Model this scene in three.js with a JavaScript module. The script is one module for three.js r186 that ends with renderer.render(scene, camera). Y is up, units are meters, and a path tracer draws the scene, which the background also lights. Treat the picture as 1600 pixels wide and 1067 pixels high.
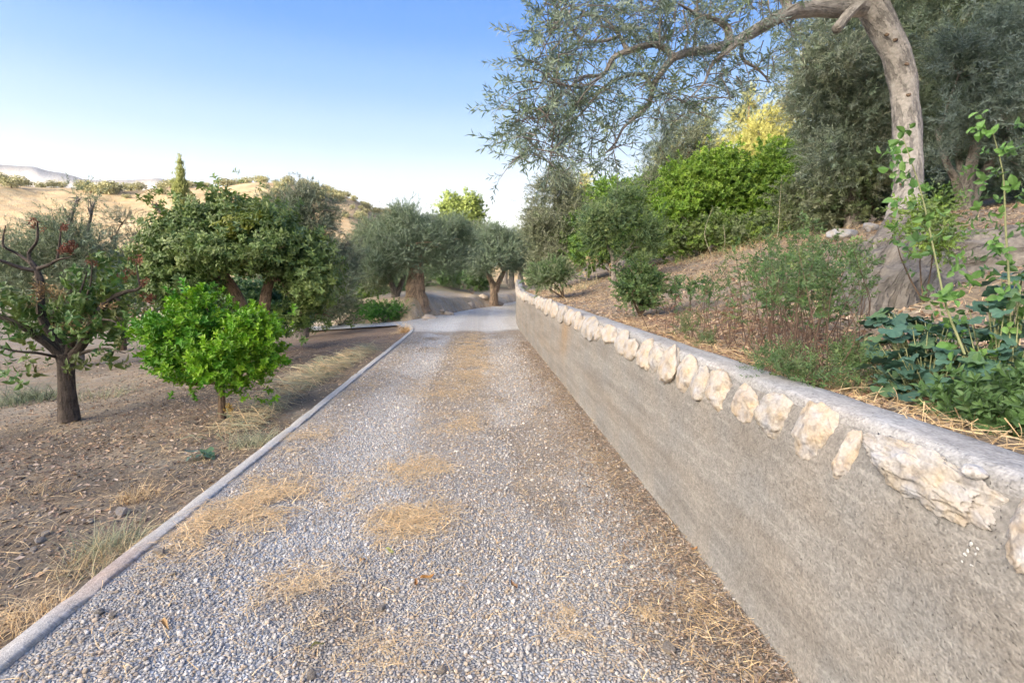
import * as THREE from 'three';
import { mergeGeometries, mergeVertices, toCreasedNormals } from 'three/addons/utils/BufferGeometryUtils.js';
import { ImprovedNoise } from 'three/addons/math/ImprovedNoise.js';

// ------------------------------------------------------------------ camera, sky, sun, exposure
const scene = new THREE.Scene();
const camera = new THREE.PerspectiveCamera(67.4, 1024 / 682, 0.05, 9000);
camera.position.set(0, 1.6, 0);
camera.rotation.order = 'YXZ';
camera.rotation.set(-0.12804, -0.06932, 0);
scene.add(camera);
const renderer = new THREE.WebGLRenderer({ antialias: true });
renderer.setSize(1024, 682);
renderer.toneMapping = THREE.LinearToneMapping;
const EXPOSURE = 2.5;
renderer.toneMappingExposure = EXPOSURE;
renderer.shadowMap.enabled = true;
const SUN = new THREE.Vector3(-0.80, 0.176, 0.60).normalize();     // low evening sun, behind the camera on the left
const sun = new THREE.DirectionalLight(new THREE.Color(1.0, 0.86, 0.62), 5);
sun.position.copy(SUN).multiplyScalar(300);
sun.castShadow = true;
sun.shadow.mapSize.set(4096, 4096);
Object.assign(sun.shadow.camera, { left: -320, right: 320, top: 320, bottom: -320, near: 1, far: 900 });
scene.add(sun, sun.target);
{ // a clear evening sky: deep blue overhead, paling to a white, overexposed haze at the horizon
  const W = 1024, H = 512, data = new Float32Array(W * H * 4);
  const stops = [[0, 3.0, 2.85, 2.6], [5, 1.8, 1.82, 1.8], [9.5, 0.76, 0.89, 1.04], [14, 0.47, 0.70, 1.0], [19, 0.25, 0.52, 0.97], [24, 0.10, 0.36, 0.95], [31, 0.035, 0.255, 0.91], [50, 0.08, 0.27, 0.76], [90, 0.10, 0.26, 0.66]];
  for (let j = 0; j < H; j++) {
    const el = ((j + 0.5) / H - 0.5) * 180, e = Math.max(0, el);
    let k = 0; while (k < stops.length - 2 && e > stops[k + 1][0]) k++;
    const a = stops[k], b = stops[k + 1], t = THREE.MathUtils.smoothstep(e, a[0], b[0]) * 0.5 + 0.5 * Math.min(1, (e - a[0]) / (b[0] - a[0]));
    for (let i = 0; i < W; i++) {
      const az = ((i + 0.5) / W - 0.5) * 2 * Math.PI, x = Math.cos(az), z = Math.sin(az);
      const away = Math.acos(Math.min(1, Math.cos(el * Math.PI / 180) * (x * SUN.x + z * SUN.z) + Math.sin(el * Math.PI / 180) * SUN.y)) * 180 / Math.PI;
      const fillGlow = 20 * Math.exp(-(away * away) / (2 * 23 * 23)), o = (j * W + i) * 4;      // broad warm glow added round the unseen sun, fill light for the shade
      for (let c = 0; c < 3; c++) data[o + c] = (a[c + 1] + (b[c + 1] - a[c + 1]) * t + fillGlow * [1.16, 1.0, 0.80][c]) / EXPOSURE;
      data[o + 3] = 1;
    }
  }
  const tex = new THREE.DataTexture(data, W, H, THREE.RGBAFormat, THREE.FloatType);
  tex.mapping = THREE.EquirectangularReflectionMapping; tex.magFilter = tex.minFilter = THREE.LinearFilter; tex.needsUpdate = true;
  scene.background = tex; scene.environment = tex;
}

// ------------------------------------------------------------------ helpers
const V = (x, y, z) => new THREE.Vector3(x, y, z);
const { smoothstep, clamp, lerp } = THREE.MathUtils;
function rng(seed) { let s = seed >>> 0; return () => { s = (s + 0x6d2b79f5) | 0; let t = Math.imul(s ^ (s >>> 15), 1 | s); t = (t + Math.imul(t ^ (t >>> 7), 61 | t)) ^ t; return ((t ^ (t >>> 14)) >>> 0) / 4294967296; }; }
const gauss = (r) => { let u = 0; for (let i = 0; i < 6; i++) u += r(); return (u - 3) * 1.41; };
const IN = new ImprovedNoise();
const n3 = (x, y, z) => IN.noise(x + 31.7, y + 17.3, z + 5.1);
const fbm = (x, y, z, o = 4) => { let s = 0, a = 1, t = 0; for (let i = 0; i < o; i++) { s += a * n3(x, y, z); t += a; a *= 0.5; x *= 2.03; y *= 2.03; z *= 2.03; } return s / t; };
const ridged = (x, y, z, o = 4) => { let s = 0, a = 1, t = 0; for (let i = 0; i < o; i++) { s += a * (1 - 2 * Math.abs(n3(x, y, z))); t += a; a *= 0.5; x *= 2.1; y *= 2.1; z *= 2.1; } return s / t; };
const names = new Map();
function numbered(name) { const n = names.get(name) ?? 0; names.set(name, n + 1); return n ? name + '_' + String(n).padStart(3, '0') : name; }
function tag(o, label, category, group) { o.userData.label = label; o.userData.category = category; if (group) o.userData.group = group; return o; }
function thing(name, label, category, pos, group) { const o = new THREE.Group(); o.name = numbered(name); o.position.set(...pos); scene.add(o); return tag(o, label, category, group); }
function part(name, geo, mat, parent) { const m = new THREE.Mesh(geo, mat); m.name = name; parent.add(m); return m; }
function struct(name, geo, mat) { const m = new THREE.Mesh(geo, mat); m.name = numbered(name); m.userData.kind = 'structure'; scene.add(m); return m; }
const col = (c) => new THREE.Color().setRGB(c[0], c[1], c[2]);

// periodic value noise for tiling textures
function tileNoise(seed) {
  const r = rng(seed), N = 256, tab = new Float32Array(N * N); for (let i = 0; i < N * N; i++) tab[i] = r();
  const at = (x, y, p) => tab[((((y % p) + p) % p) * 131 + (((x % p) + p) % p) * 7919 + p * 17) % (N * N)];
  const one = (u, v, p) => { const x = u * p, y = v * p, ix = Math.floor(x), iy = Math.floor(y), fx = x - ix, fy = y - iy, a = fx * fx * (3 - 2 * fx), b = fy * fy * (3 - 2 * fy); return lerp(lerp(at(ix, iy, p), at(ix + 1, iy, p), a), lerp(at(ix, iy + 1, p), at(ix + 1, iy + 1, p), a), b); };
  return (u, v, p, o = 4, px = 1) => { let s = 0, a = 1, t = 0; for (let i = 0; i < o; i++) { s += a * one(u * px, v, p); t += a; a *= 0.55; p *= 2; } return s / t; };
}
function texture(size, f, srgb = false) {                            // f(u, v) -> [r, g, b] linear 0..1
  const d = new Uint8Array(size * size * 4), e = (x) => { x = clamp(x, 0, 1); return Math.round(255 * (srgb ? (x <= 0.0031308 ? x * 12.92 : 1.055 * Math.pow(x, 1 / 2.4) - 0.055) : x)); };
  for (let j = 0; j < size; j++) for (let i = 0; i < size; i++) { const c = f((i + 0.5) / size, (j + 0.5) / size), o = (j * size + i) * 4; d[o] = e(c[0]); d[o + 1] = e(c[1]); d[o + 2] = e(c[2]); d[o + 3] = 255; }
  const t = new THREE.DataTexture(d, size, size); t.wrapS = t.wrapT = THREE.RepeatWrapping; t.magFilter = THREE.LinearFilter; t.minFilter = THREE.LinearMipmapLinearFilter; t.generateMipmaps = true;
  if (srgb) t.colorSpace = THREE.SRGBColorSpace; t.needsUpdate = true; return t;
}
const rep = (t, x, y = x) => { const c = t.clone(); c.repeat.set(x, y); c.needsUpdate = true; return c; };

const TN = tileNoise(7), TN2 = tileNoise(91), TN3 = tileNoise(523);
// grain around 1.0 grey, multiplied with vertex colours
const concreteTex = texture(1024, (u, v) => {
  const a = TN(u, v, 5, 5), f = TN2(u, v, 128, 2), c = TN3(u, v, 48, 3), pit = TN(u, v, 110, 2), lai = TN2(v, u, 3, 5, 9), w = TN3(u, v, 4, 3) - 0.5;
  let g = 0.65 + 0.12 * a + 0.46 * (f - 0.5) + 0.32 * (c - 0.5) + 0.15 * smoothstep(lai, 0.52, 0.68);
  if (pit > 0.84) g *= 0.6; if (f > 0.84) g += 0.12; return [g * (1 + 0.10 * w), g, g * (1 - 0.12 * w)];
}, true);
const concreteBump = texture(1024, (u, v) => { const pit = TN(u, v, 110, 2), g = 0.35 * TN3(u, v, 48, 3) + 0.65 * TN2(u, v, 128, 2) - (pit > 0.84 ? 0.4 : 0); return [g, g, g]; });
const soilTex = texture(512, (u, v) => { const a = TN(u, v, 5, 5), b = TN2(u, v, 70, 3), c = TN3(u, v, 150, 1); let g = 0.42 + 0.45 * a + 0.45 * (b - 0.5); if (c > 0.86) g += 0.35; if (c < 0.12) g *= 0.6; const w = TN3(u, v, 9, 3) - 0.5; return [g * (1 + 0.25 * w), g, g * (1 - 0.3 * w)]; }, true);
const soilBump = texture(512, (u, v) => { const g = 0.4 * TN(u, v, 12, 4) + 0.6 * TN2(u, v, 70, 3); return [g, g, g]; });
const barkTex = texture(256, (u, v) => { const a = TN(u, v, 4, 4, 4), b = TN2(u, v, 30, 3); const c = TN3(u, v, 7, 4), fis = smoothstep(TN3(u, v, 6, 4, 4), 0.60, 0.66); const g = (0.50 + 0.45 * a + 0.55 * (b - 0.5) + 0.35 * (c - 0.5)) * (1 - 0.35 * fis); return [g, g * 0.98, g * 0.94]; }, true);
const barkBump = texture(256, (u, v) => { const g = 0.6 * TN(u, v, 5, 4, 5) + 0.3 * TN2(u, v, 40, 2) - 0.4 * smoothstep(TN3(u, v, 6, 4, 4), 0.60, 0.66); return [g, g, g]; });
const rockTex = texture(256, (u, v) => { const a = TN(u, v, 4, 5), b = TN2(u, v, 50, 2), w = TN3(u, v, 5, 4) - 0.5; const g = 0.66 + 0.3 * a + 0.25 * (b - 0.5); return [g * (1 + 0.25 * w), g, g * (1 - 0.5 * w)]; }, true);
const rockBump = texture(256, (u, v) => { const g = 0.6 * TN(u, v, 6, 5) + 0.4 * TN2(u, v, 40, 3); return [g, g, g]; });
// pebbles for the gravel beyond the modelled stones: Voronoi cells, tile of 1 m
const PEB = 58, pebR = rng(77), pebPts = Array.from({ length: PEB * PEB }, () => [pebR(), pebR(), pebR(), pebR()]);
function pebble(u, v) {
  const x = u * PEB, y = v * PEB, ix = Math.floor(x), iy = Math.floor(y); let d1 = 9, d2 = 9, id = null;
  for (let j = -1; j <= 1; j++) for (let i = -1; i <= 1; i++) { const p = pebPts[((iy + j + PEB) % PEB) * PEB + ((ix + i + PEB) % PEB)], dx = ix + i + p[0] - x, dy = iy + j + p[1] - y, d = Math.hypot(dx, dy); if (d < d1) { d2 = d1; d1 = d; id = p; } else if (d < d2) d2 = d; }
  return [d1, d2, id];
}
const gravelTex = texture(1024, (u, v) => { const [a, b, p] = pebble(u, v), e = smoothstep(b - a, 0.0, 0.22), g = (0.55 + 0.5 * p[2]) * (0.55 + 0.45 * e), w = p[3] > 0.8 ? 0.12 : -0.04; return [g * (1 + w), g, g * (1 - w)]; }, true);
const gravelBump = texture(1024, (u, v) => { const [a, b, p] = pebble(u, v), e = smoothstep(b - a, 0.0, 0.5); const g = e * (0.5 + 0.5 * p[2]); return [g, g, g]; });

const M = {}; 
const std = (o) => new THREE.MeshStandardMaterial({ roughness: 0.95, ...o });
M.ground = std({ vertexColors: true, map: rep(soilTex, 0.6), bumpMap: rep(soilBump, 0.6), bumpScale: 0.03 });
M.gravel = std({ vertexColors: true, map: rep(gravelTex, 1), bumpMap: rep(gravelBump, 1), bumpScale: 0.014 });
M.wall = std({ vertexColors: true, map: rep(concreteTex, 1.1), bumpMap: rep(concreteBump, 1.1), bumpScale: 0.005 });
M.rock = std({ vertexColors: true, map: rep(rockTex, 3), bumpMap: rep(rockBump, 3), bumpScale: 0.012 });
M.hill = std({ vertexColors: true, map: rep(soilTex, 0.06), bumpMap: rep(soilBump, 0.06), bumpScale: 0.3 });
M.mountain = std({ color: col([0.34, 0.32, 0.30]), map: rep(soilTex, 0.002) });
const bark = (c, bump = 0.02, s = 1.6) => std({ color: col(c), map: rep(barkTex, s), bumpMap: rep(barkBump, s), bumpScale: bump });
M.barkOlive = bark([0.40, 0.36, 0.32]); M.barkSmooth = bark([0.40, 0.38, 0.355], 0.016, 1.6); M.barkDark = bark([0.135, 0.108, 0.088], 0.012, 3);
M.barkBrown = bark([0.24, 0.17, 0.12], 0.012, 2.5); M.barkTan = bark([0.42, 0.31, 0.22], 0.03, 1.3); M.twig = std({ color: col([0.20, 0.17, 0.14]) });
M.stemPale = std({ color: col([0.42, 0.38, 0.27]) }); M.stemRed = std({ color: col([0.14, 0.092, 0.065]) }); M.stemGreen = std({ color: col([0.30, 0.32, 0.16]) });
M.leaf = new THREE.MeshPhysicalMaterial({ color: 0xffffff, roughness: 0.65, side: THREE.DoubleSide, transmission: 0.4, thickness: 0 });
M.leafDry = std({ color: 0xffffff, roughness: 0.85, side: THREE.DoubleSide });
M.leafGlossy = new THREE.MeshPhysicalMaterial({ color: 0xffffff, roughness: 0.52, specularIntensity: 0.7, side: THREE.DoubleSide, transmission: 0.38, thickness: 0 });
M.straw = std({ color: 0xffffff, roughness: 0.8, side: THREE.DoubleSide });
M.pebble = std({ color: 0xffffff, roughness: 0.85 });

// a tapered limb through points; radii per point; uv in metres; lumpy
function limb(pts, radii, o = {}) {
  const { radial = 8, step = 0.12, lump = 0.08, seed = 1, freq = 3, ridge = 0, flare = 0 } = o;
  const P = pts.map((p) => (p.isVector3 ? p : V(...p))), c = new THREE.CatmullRomCurve3(P, false, 'centripetal'), L = c.getLength(), n = Math.max(2, Math.ceil(L / step));
  const R = (t) => { const x = t * (radii.length - 1), i = Math.min(radii.length - 2, Math.floor(x)); return lerp(radii[i], radii[i + 1], x - i); };
  const pos = [], uv = [], idx = []; let side = null;
  // spread t of the radii over the control points: use curve parameter, not arc length
  for (let i = 0; i <= n; i++) {
    const t = i / n, p = c.getPoint(t), T = c.getTangent(t);
    if (!side) side = Math.abs(T.y) < 0.9 ? V(0, 1, 0).cross(T).normalize() : V(1, 0, 0).cross(T).normalize();
    side.addScaledVector(T, -side.dot(T)).normalize(); const up = T.clone().cross(side);
    let r = R(t);
    for (let k = 0; k <= radial; k++) {
      const a = (k / radial) * Math.PI * 2, dx = Math.cos(a), dy = Math.sin(a), d = V(0, 0, 0).addScaledVector(side, dx).addScaledVector(up, dy), kk = k === radial ? 0 : a;
      let q = r * (1 + lump * 2 * fbm(p.x * freq + Math.cos(kk) * 0.8 + seed, p.y * freq, p.z * freq + Math.sin(kk) * 0.8, 3));
      if (ridge) q *= 1 + ridge * (ridged(Math.cos(kk) * 1.7 + seed, t * 1.2 + p.y * 0.4, Math.sin(kk) * 1.7, 3) - 0.3) * (0.4 + 0.6 * (1 - t));
      if (o.fissure) q *= 1 + o.fissure * (0.6 * ridged(Math.cos(kk) * 3.4 + seed + 0.5 * fbm(p.x * 3, p.y * 3, p.z * 3, 2), t * L * 1.1, Math.sin(kk) * 3.4, 2) + 0.5 * ridged(Math.cos(kk) * 9 + seed, t * L * 3.2, Math.sin(kk) * 9, 2) + 0.25 * n3(Math.cos(kk) * 22, t * L * 14, Math.sin(kk) * 22));
      if (flare) q *= 1 + flare * Math.pow(1 - t, 3) * (0.6 + 0.6 * Math.sin(kk * 3 + seed) ** 2);
      pos.push(p.x + d.x * q, p.y + d.y * q, p.z + d.z * q); uv.push((k / radial) * Math.PI * 2 * Math.max(r, 0.02), t * L);
    }
  }
  const w = radial + 1;
  for (let i = 0; i < n; i++) for (let k = 0; k < radial; k++) { const a = i * w + k, b = a + 1, e = a + w, f = e + 1; idx.push(a, b, e, b, f, e); }
  const e0 = pos.length / 3, p1 = c.getPoint(1); pos.push(p1.x, p1.y, p1.z); uv.push(0, L); for (let k = 0; k < radial; k++) idx.push(n * w + k, n * w + k + 1, e0);
  const g = new THREE.BufferGeometry(); g.setAttribute('position', new THREE.Float32BufferAttribute(pos, 3)); g.setAttribute('uv', new THREE.Float32BufferAttribute(uv, 2)); g.setIndex(idx); g.computeVertexNormals(); return g;
}

// leaves: a blade folded along its midrib; push(list, base, direction, normal, length, width, shape)
function pushLeaf(pos, b, d, nrm, L, Wd, fold = 0.25, mid = 0.45, droop = 0.1) {
  const s = d.clone().cross(nrm).normalize(), n = s.clone().cross(d).normalize();
  const at = (t, w, h) => [b.x + d.x * L * t + s.x * Wd * w + n.x * L * h, b.y + d.y * L * t + s.y * Wd * w + n.y * L * h - droop * L * t * t, b.z + d.z * L * t + s.z * Wd * w + n.z * L * h];
  const B = at(0, 0, 0), C = at(mid, 0, 0), T = at(1, 0, -0.02), f = fold * Wd / L * 0.5, A1 = at(mid * 0.9, 0.5, f), A2 = at(mid * 0.9, -0.5, f);
  for (const tri of [[B, A1, C], [C, A1, T], [B, C, A2], [C, T, A2]]) for (const p of tri) pos.push(...p);
}
function pushRound(pos, b, d, nrm, L, Wd, fold = 0.25, mid = 0.45, droop = 0.1) {      // the same with a rounder outline
  const s = d.clone().cross(nrm).normalize(), n = s.clone().cross(d).normalize(), f = fold * Wd / L * 0.5;
  const at = (t, w, h) => [b.x + d.x * L * t + s.x * Wd * w + n.x * L * h, b.y + d.y * L * t + s.y * Wd * w + n.y * L * h - droop * L * t * t, b.z + d.z * L * t + s.z * Wd * w + n.z * L * h];
  const T = [0, mid * 0.45, mid, (1 + mid) / 2, 1], Q = [0, 0.37, 0.5, 0.36, 0];
  for (let i = 0; i < 4; i++) { const a = at(T[i], 0, 0), c = at(T[i + 1], 0, 0); for (const k of [1, -1]) { const e = at(T[i], k * Q[i], f * Q[i] * 2), g = at(T[i + 1], k * Q[i + 1], f * Q[i + 1] * 2); if (i) pos.push(...a, ...(k > 0 ? e : c), ...(k > 0 ? c : e)); if (i < 3) pos.push(...e, ...(k > 0 ? g : c), ...(k > 0 ? c : g)); } }
}
function fromTris(pos) { const g = new THREE.BufferGeometry(); g.setAttribute('position', new THREE.Float32BufferAttribute(pos, 3)); g.computeVertexNormals(); return g; }
// a sprig: leaves along a short shoot that grows towards +Y
function sprig({ seed = 1, n = 12, len = 0.16, L = 0.07, W = 0.014, open = 0.9, fold = 0.25, mid = 0.45, droop = 0.1, stem = true, whorl = false, round = false }) {
  const r = rng(seed), pos = [];
  for (let i = 0; i < n; i++) {
    const t = whorl ? 0.7 + 0.3 * r() : (i + 0.6) / n, a = i * 2.399 + r() * 0.7, el = open * (1 - 0.45 * t) + (r() - 0.5) * 0.5, k = 0.75 + 0.5 * r();
    const d = V(Math.cos(a) * Math.sin(el), Math.cos(el), Math.sin(a) * Math.sin(el)), nn = V(-Math.cos(a) * Math.cos(el) + (r() - 0.5) * 0.8, Math.sin(el), -Math.sin(a) * Math.cos(el) + (r() - 0.5) * 0.8);
    (round ? pushRound : pushLeaf)(pos, V(0.01 * Math.sin(t * 5), t * len, 0.01 * Math.cos(t * 4)), d, nn, L * k, W * k, fold, mid, droop);
  }
  if (stem) { const w = Math.max(0.0018, W * 0.09); for (const [x, z] of [[w, 0], [0, w]]) pos.push(-x, 0, -z, x, 0, z, 0, len, 0); }
  return fromTris(pos);
}
const SPRIG = {
  olive: sprig({ seed: 3, n: 15, len: 0.2, L: 0.068, W: 0.0135, open: 0.95 }),
  oliveFar: sprig({ seed: 4, n: 16, len: 0.26, L: 0.085, W: 0.02, open: 1.0 }),
  citrus: sprig({ seed: 5, round: true, n: 12, len: 0.15, L: 0.085, W: 0.034, open: 1.0, fold: 0.5, droop: 0.25 }),
  orange: sprig({ seed: 6, round: true, n: 10, len: 0.17, L: 0.12, W: 0.048, open: 1.2, fold: 0.5, droop: 0.45 }),
  feather: sprig({ seed: 8, n: 18, len: 0.22, L: 0.06, W: 0.018, open: 1.25 }),
  small: sprig({ seed: 9, n: 12, len: 0.10, L: 0.03, W: 0.014, open: 1.1 }),
  bush: sprig({ seed: 10, round: true, n: 12, len: 0.12, L: 0.055, W: 0.026, open: 1.15, droop: 0.2 }),
  oleander: sprig({ seed: 11, n: 14, len: 0.2, L: 0.11, W: 0.02, open: 0.9 }),
  cypress: sprig({ seed: 12, n: 12, len: 0.5, L: 0.24, W: 0.07, open: 0.45, droop: 0 }),
  pine: sprig({ seed: 13, n: 22, len: 0.28, L: 0.17, W: 0.022, open: 1.0, droop: 0 }),
  poplar: sprig({ seed: 14, n: 12, len: 0.3, L: 0.13, W: 0.10, open: 1.3, droop: 0.3 }),
  persimmon: sprig({ seed: 15, round: true, n: 5, len: 0.16, L: 0.165, W: 0.082, open: 1.7, fold: 0.5, droop: 0.7 }),
  driedLeaf: sprig({ seed: 16, n: 9, len: 0.09, L: 0.07, W: 0.022, open: 1.8, fold: 1.4, droop: 0.6 }),
};

const _m = new THREE.Matrix4(), _q = new THREE.Quaternion(), _s = V(1, 1, 1), _c = new THREE.Color(), UPV = V(0, 1, 0);
function instanced(name, geo, mat, list, parent, stuff = true) {     // list of [x, y, z, quaternion, scale (number or [x, y, z]), colour]
  const m = new THREE.InstancedMesh(geo, mat, list.length); m.name = name;
  list.forEach((e, i) => { const s = e[4]; if (typeof s === 'number') _s.set(s, s, s); else _s.set(...s); m.setMatrixAt(i, _m.compose(V(e[0], e[1], e[2]), e[3], _s)); m.setColorAt(i, _c.setRGB(...e[5])); });
  if (stuff) m.userData.kind = 'stuff';
  (parent ?? scene).add(m); return m;
}
const mixc = (a, b, t) => [lerp(a[0], b[0], t), lerp(a[1], b[1], t), lerp(a[2], b[2], t)];
const tint = (pal, r, v = 0.22) => { const i = Math.floor(r() * pal.length), j = Math.floor(r() * pal.length), c = mixc(pal[i], pal[j], r()), k = 1.3 * (1 + v * (r() * 2 - 1)); return [c[0] * k, c[1] * k, c[2] * k]; };
function aim(dir, r) { _q.setFromUnitVectors(UPV, dir); return new THREE.Quaternion().setFromAxisAngle(dir, r() * 6.283).multiply(_q.clone()); }
// foliage of a crown: clumps [x, y, z, rx, ry, rz] in world space, each of many small leaf clusters, with gaps between them
function foliage(root, clumps, o) {
  const { geo, n, pal, seed = 1, subR = 0.28, subN = 26, up = 0.25, out = 0.8, scale = [0.8, 1.25], mat = M.leaf, name = 'foliage', shell = 0.42, gap = -0.02, jitter = 0.5 } = o, r = rng(seed);
  clumps = clumps.map((c) => [c[0], c[1], c[2], ...[3, 4, 5].map((k) => Math.max(0.35 * c[k], c[k] - 0.65 * subR)), c[6]]);
  const vol = clumps.map((c) => Math.pow(c[3] * c[4] * c[5], 0.72) * (c[6] ?? 1)), tot = vol.reduce((a, b) => a + b, 0), list = [], base = root.position;
  clumps.forEach((c, ci) => {
    const want = Math.round(n * vol[ci] / tot), subs = Math.max(1, Math.round(want / subN));
    for (let k = 0; k < subs; k++) {
      let p, tries = 0;
      do { const d = V(gauss(r), gauss(r), gauss(r)).normalize(), q = Math.pow(r(), shell); p = V(c[0] + d.x * q * c[3], c[1] + d.y * q * c[4], c[2] + d.z * q * c[5]); tries++; } while (tries < 6 && n3(p.x * 1.6 + seed, p.y * 1.6, p.z * 1.6) < gap);
      const od = V((p.x - c[0]) / c[3], (p.y - c[1]) / c[4], (p.z - c[2]) / c[5]), tone = tint(pal, r, 0.15), rs = subR * (0.6 + 0.8 * r());
      for (let i = 0; i < subN; i++) {
        const x = p.x + gauss(r) * rs * 0.6, y = p.y + gauss(r) * rs * 0.5, z = p.z + gauss(r) * rs * 0.6;
        const dir = V(od.x * out + gauss(r) * jitter + (x - p.x) / rs * 0.5, od.y * out * 0.7 + up + gauss(r) * jitter + (y - p.y) / rs * 0.4, od.z * out + gauss(r) * jitter + (z - p.z) / rs * 0.5).normalize();
        const t2 = mixc(tone, tint(pal, r, 0.25), 0.45);
        list.push([x - base.x, y - base.y, z - base.z, aim(dir, r), lerp(scale[0], scale[1], r()), t2]);
      }
    }
  });
  return instanced(name, geo, mat, list, root);
}
// boughs from a fork to each clump, with twigs inside it
function boughs(root, fork, clumps, o = {}) {
  const { r0 = 0.06, r1 = 0.018, twigs = 5, seed = 1, mat = M.barkOlive, name = 'boughs' } = o, r = rng(seed), gs = [], b = root.position, F = Array.isArray(fork[0]) ? fork : [fork];
  for (const c of clumps) {
    const C = V(c[0], c[1] - c[4] * 0.1, c[2]); let f = null, best = 1e9; for (const q of F) { const d = V(...q).distanceTo(C); if (d < best) { best = d; f = V(...q); } }
    const mid = f.clone().lerp(C, 0.5).add(V(gauss(r) * 0.06 * best, 0.03 * best + gauss(r) * 0.05 * best, gauss(r) * 0.06 * best));
    gs.push(limb([f.sub(b), mid.sub(b), C.clone().sub(b)], [r0, (r0 + r1) / 2, r1], { radial: 6, step: 0.2, seed: seed + gs.length }));
    for (let k = 0; k < twigs; k++) {
      const d = V(gauss(r), gauss(r) * 0.8 + 0.3, gauss(r)).normalize(), e = C.clone().add(V(d.x * c[3] * 0.85, d.y * c[4] * 0.85, d.z * c[5] * 0.85)), s = C.clone().lerp(V(...F[0]), 0.15 * r()), m2 = s.clone().lerp(e, 0.55).add(V(gauss(r) * 0.08 * c[3], 0.05, gauss(r) * 0.08 * c[3]));
      gs.push(limb([s.sub(b), m2.sub(b), e.sub(b)], [r1 * 0.8, r1 * 0.5, 0.003], { radial: 5, step: 0.25, seed: seed + k }));
    }
  }
  return part(name, mergeGeometries(gs), mat, root);
}
// a rock: an icosphere cut by planes and roughened, unit half-size, with uv and vertex colours
function rockGeo(seed, { detail = 4, cuts = 9, rough = 0.12, pal = [[0.50, 0.44, 0.35], [0.56, 0.50, 0.43], [0.46, 0.35, 0.23]], freq = 1.6, size = [1, 1, 1], depth = 0.62 } = {}) {
  const r = rng(seed), g = mergeVertices(new THREE.IcosahedronGeometry(1, detail).deleteAttribute('normal').deleteAttribute('uv')), p = g.attributes.position, planes = [];
  for (let i = 0; i < cuts; i++) planes.push([V(gauss(r), gauss(r), gauss(r)).normalize(), depth + 0.3 * r()]);
  const v = V(0, 0, 0), cols = [], uv = [], b = new THREE.Box3();
  for (let i = 0; i < p.count; i++) {
    v.fromBufferAttribute(p, i).multiplyScalar(1.1);
    for (const [n, d] of planes) { const k = v.dot(n); if (k > d) v.addScaledVector(n, (d - k) * 0.9); }
    const k = 1 + rough * (fbm(v.x * freq + seed * 3.1, v.y * freq, v.z * freq, 4) + 0.55 * ridged(v.x * freq * 1.7, v.y * freq * 1.7 + seed, v.z * freq * 1.7, 3) - 0.2);
    v.multiplyScalar(k); p.setXYZ(i, v.x, v.y, v.z); b.expandByPoint(v);
  }
  const s = b.getSize(V(0, 0, 0)), m = b.getCenter(V(0, 0, 0));
  for (let i = 0; i < p.count; i++) {
    p.setXYZ(i, (p.getX(i) - m.x) * 2 / s.x * size[0], (p.getY(i) - m.y) * 2 / s.y * size[1], (p.getZ(i) - m.z) * 2 / s.z * size[2]);
    const x = p.getX(i), y = p.getY(i), z = p.getZ(i), q = 3 / Math.max(...size), t = 0.5 + 1.3 * fbm(x * q * 0.6 + seed, y * q * 0.6, z * q * 0.6, 4), w = 0.5 + 1.4 * fbm(x * q * 1.3, y * q * 1.3 + seed * 2, z * q * 1.3, 3), stain = smoothstep(0.5 + 1.2 * fbm(x * q, y * q * 0.8, z * q + seed * 5, 3), 0.6, 0.85);
    let c = mixc(pal[0], pal[1], clamp(t, 0, 1)); c = mixc(c, pal[2], clamp(w - 0.35, 0, 1) * 0.8); c = mixc(c, [0.24, 0.215, 0.19], stain * 0.55); cols.push(...c); uv.push(z + x * 0.5, y + x * 0.5);
  }
  g.setAttribute('color', new THREE.Float32BufferAttribute(cols, 3)); g.setAttribute('uv', new THREE.Float32BufferAttribute(uv, 2)); g.computeVertexNormals(); return g;
}

// ------------------------------------------------------------------ the lie of the land
const bend = (z) => { const t = Math.max(0, -z - 15); return 0.085 * t * t / (t + 3); };            // the wall and the drive swing right beyond 15 m
const wallX = (z) => 1.28 + bend(z);
const kerbX = (z) => { const t = Math.max(0, -z - 14.4); return -1.95 + 0.011 * Math.min(-z, 13) - 0.06 * t * t; };
const farEdge = (x) => (x >= -2.4 ? -18.5 - (x + 2.4) * 2.75 : -18.5 + (x + 2.4) * 0.62);
const nearEdge = (x) => -16.6 + (x + 2) * 0.5;
const driveY = (x) => (x < -2.2 ? -0.1 * Math.min(8, -x - 2.2) : 0);
const bankY = (u) => 1.07 + 0.3 * (0.25 * Math.log1p(Math.exp((Math.min(u, 7) - 2.3) / 0.25))) + 0.10 * Math.max(0, u - 7) + 0.22 * (Math.log1p(Math.exp(u - 9.5))) * (u < 80 ? 1 : 80 / u);
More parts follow.
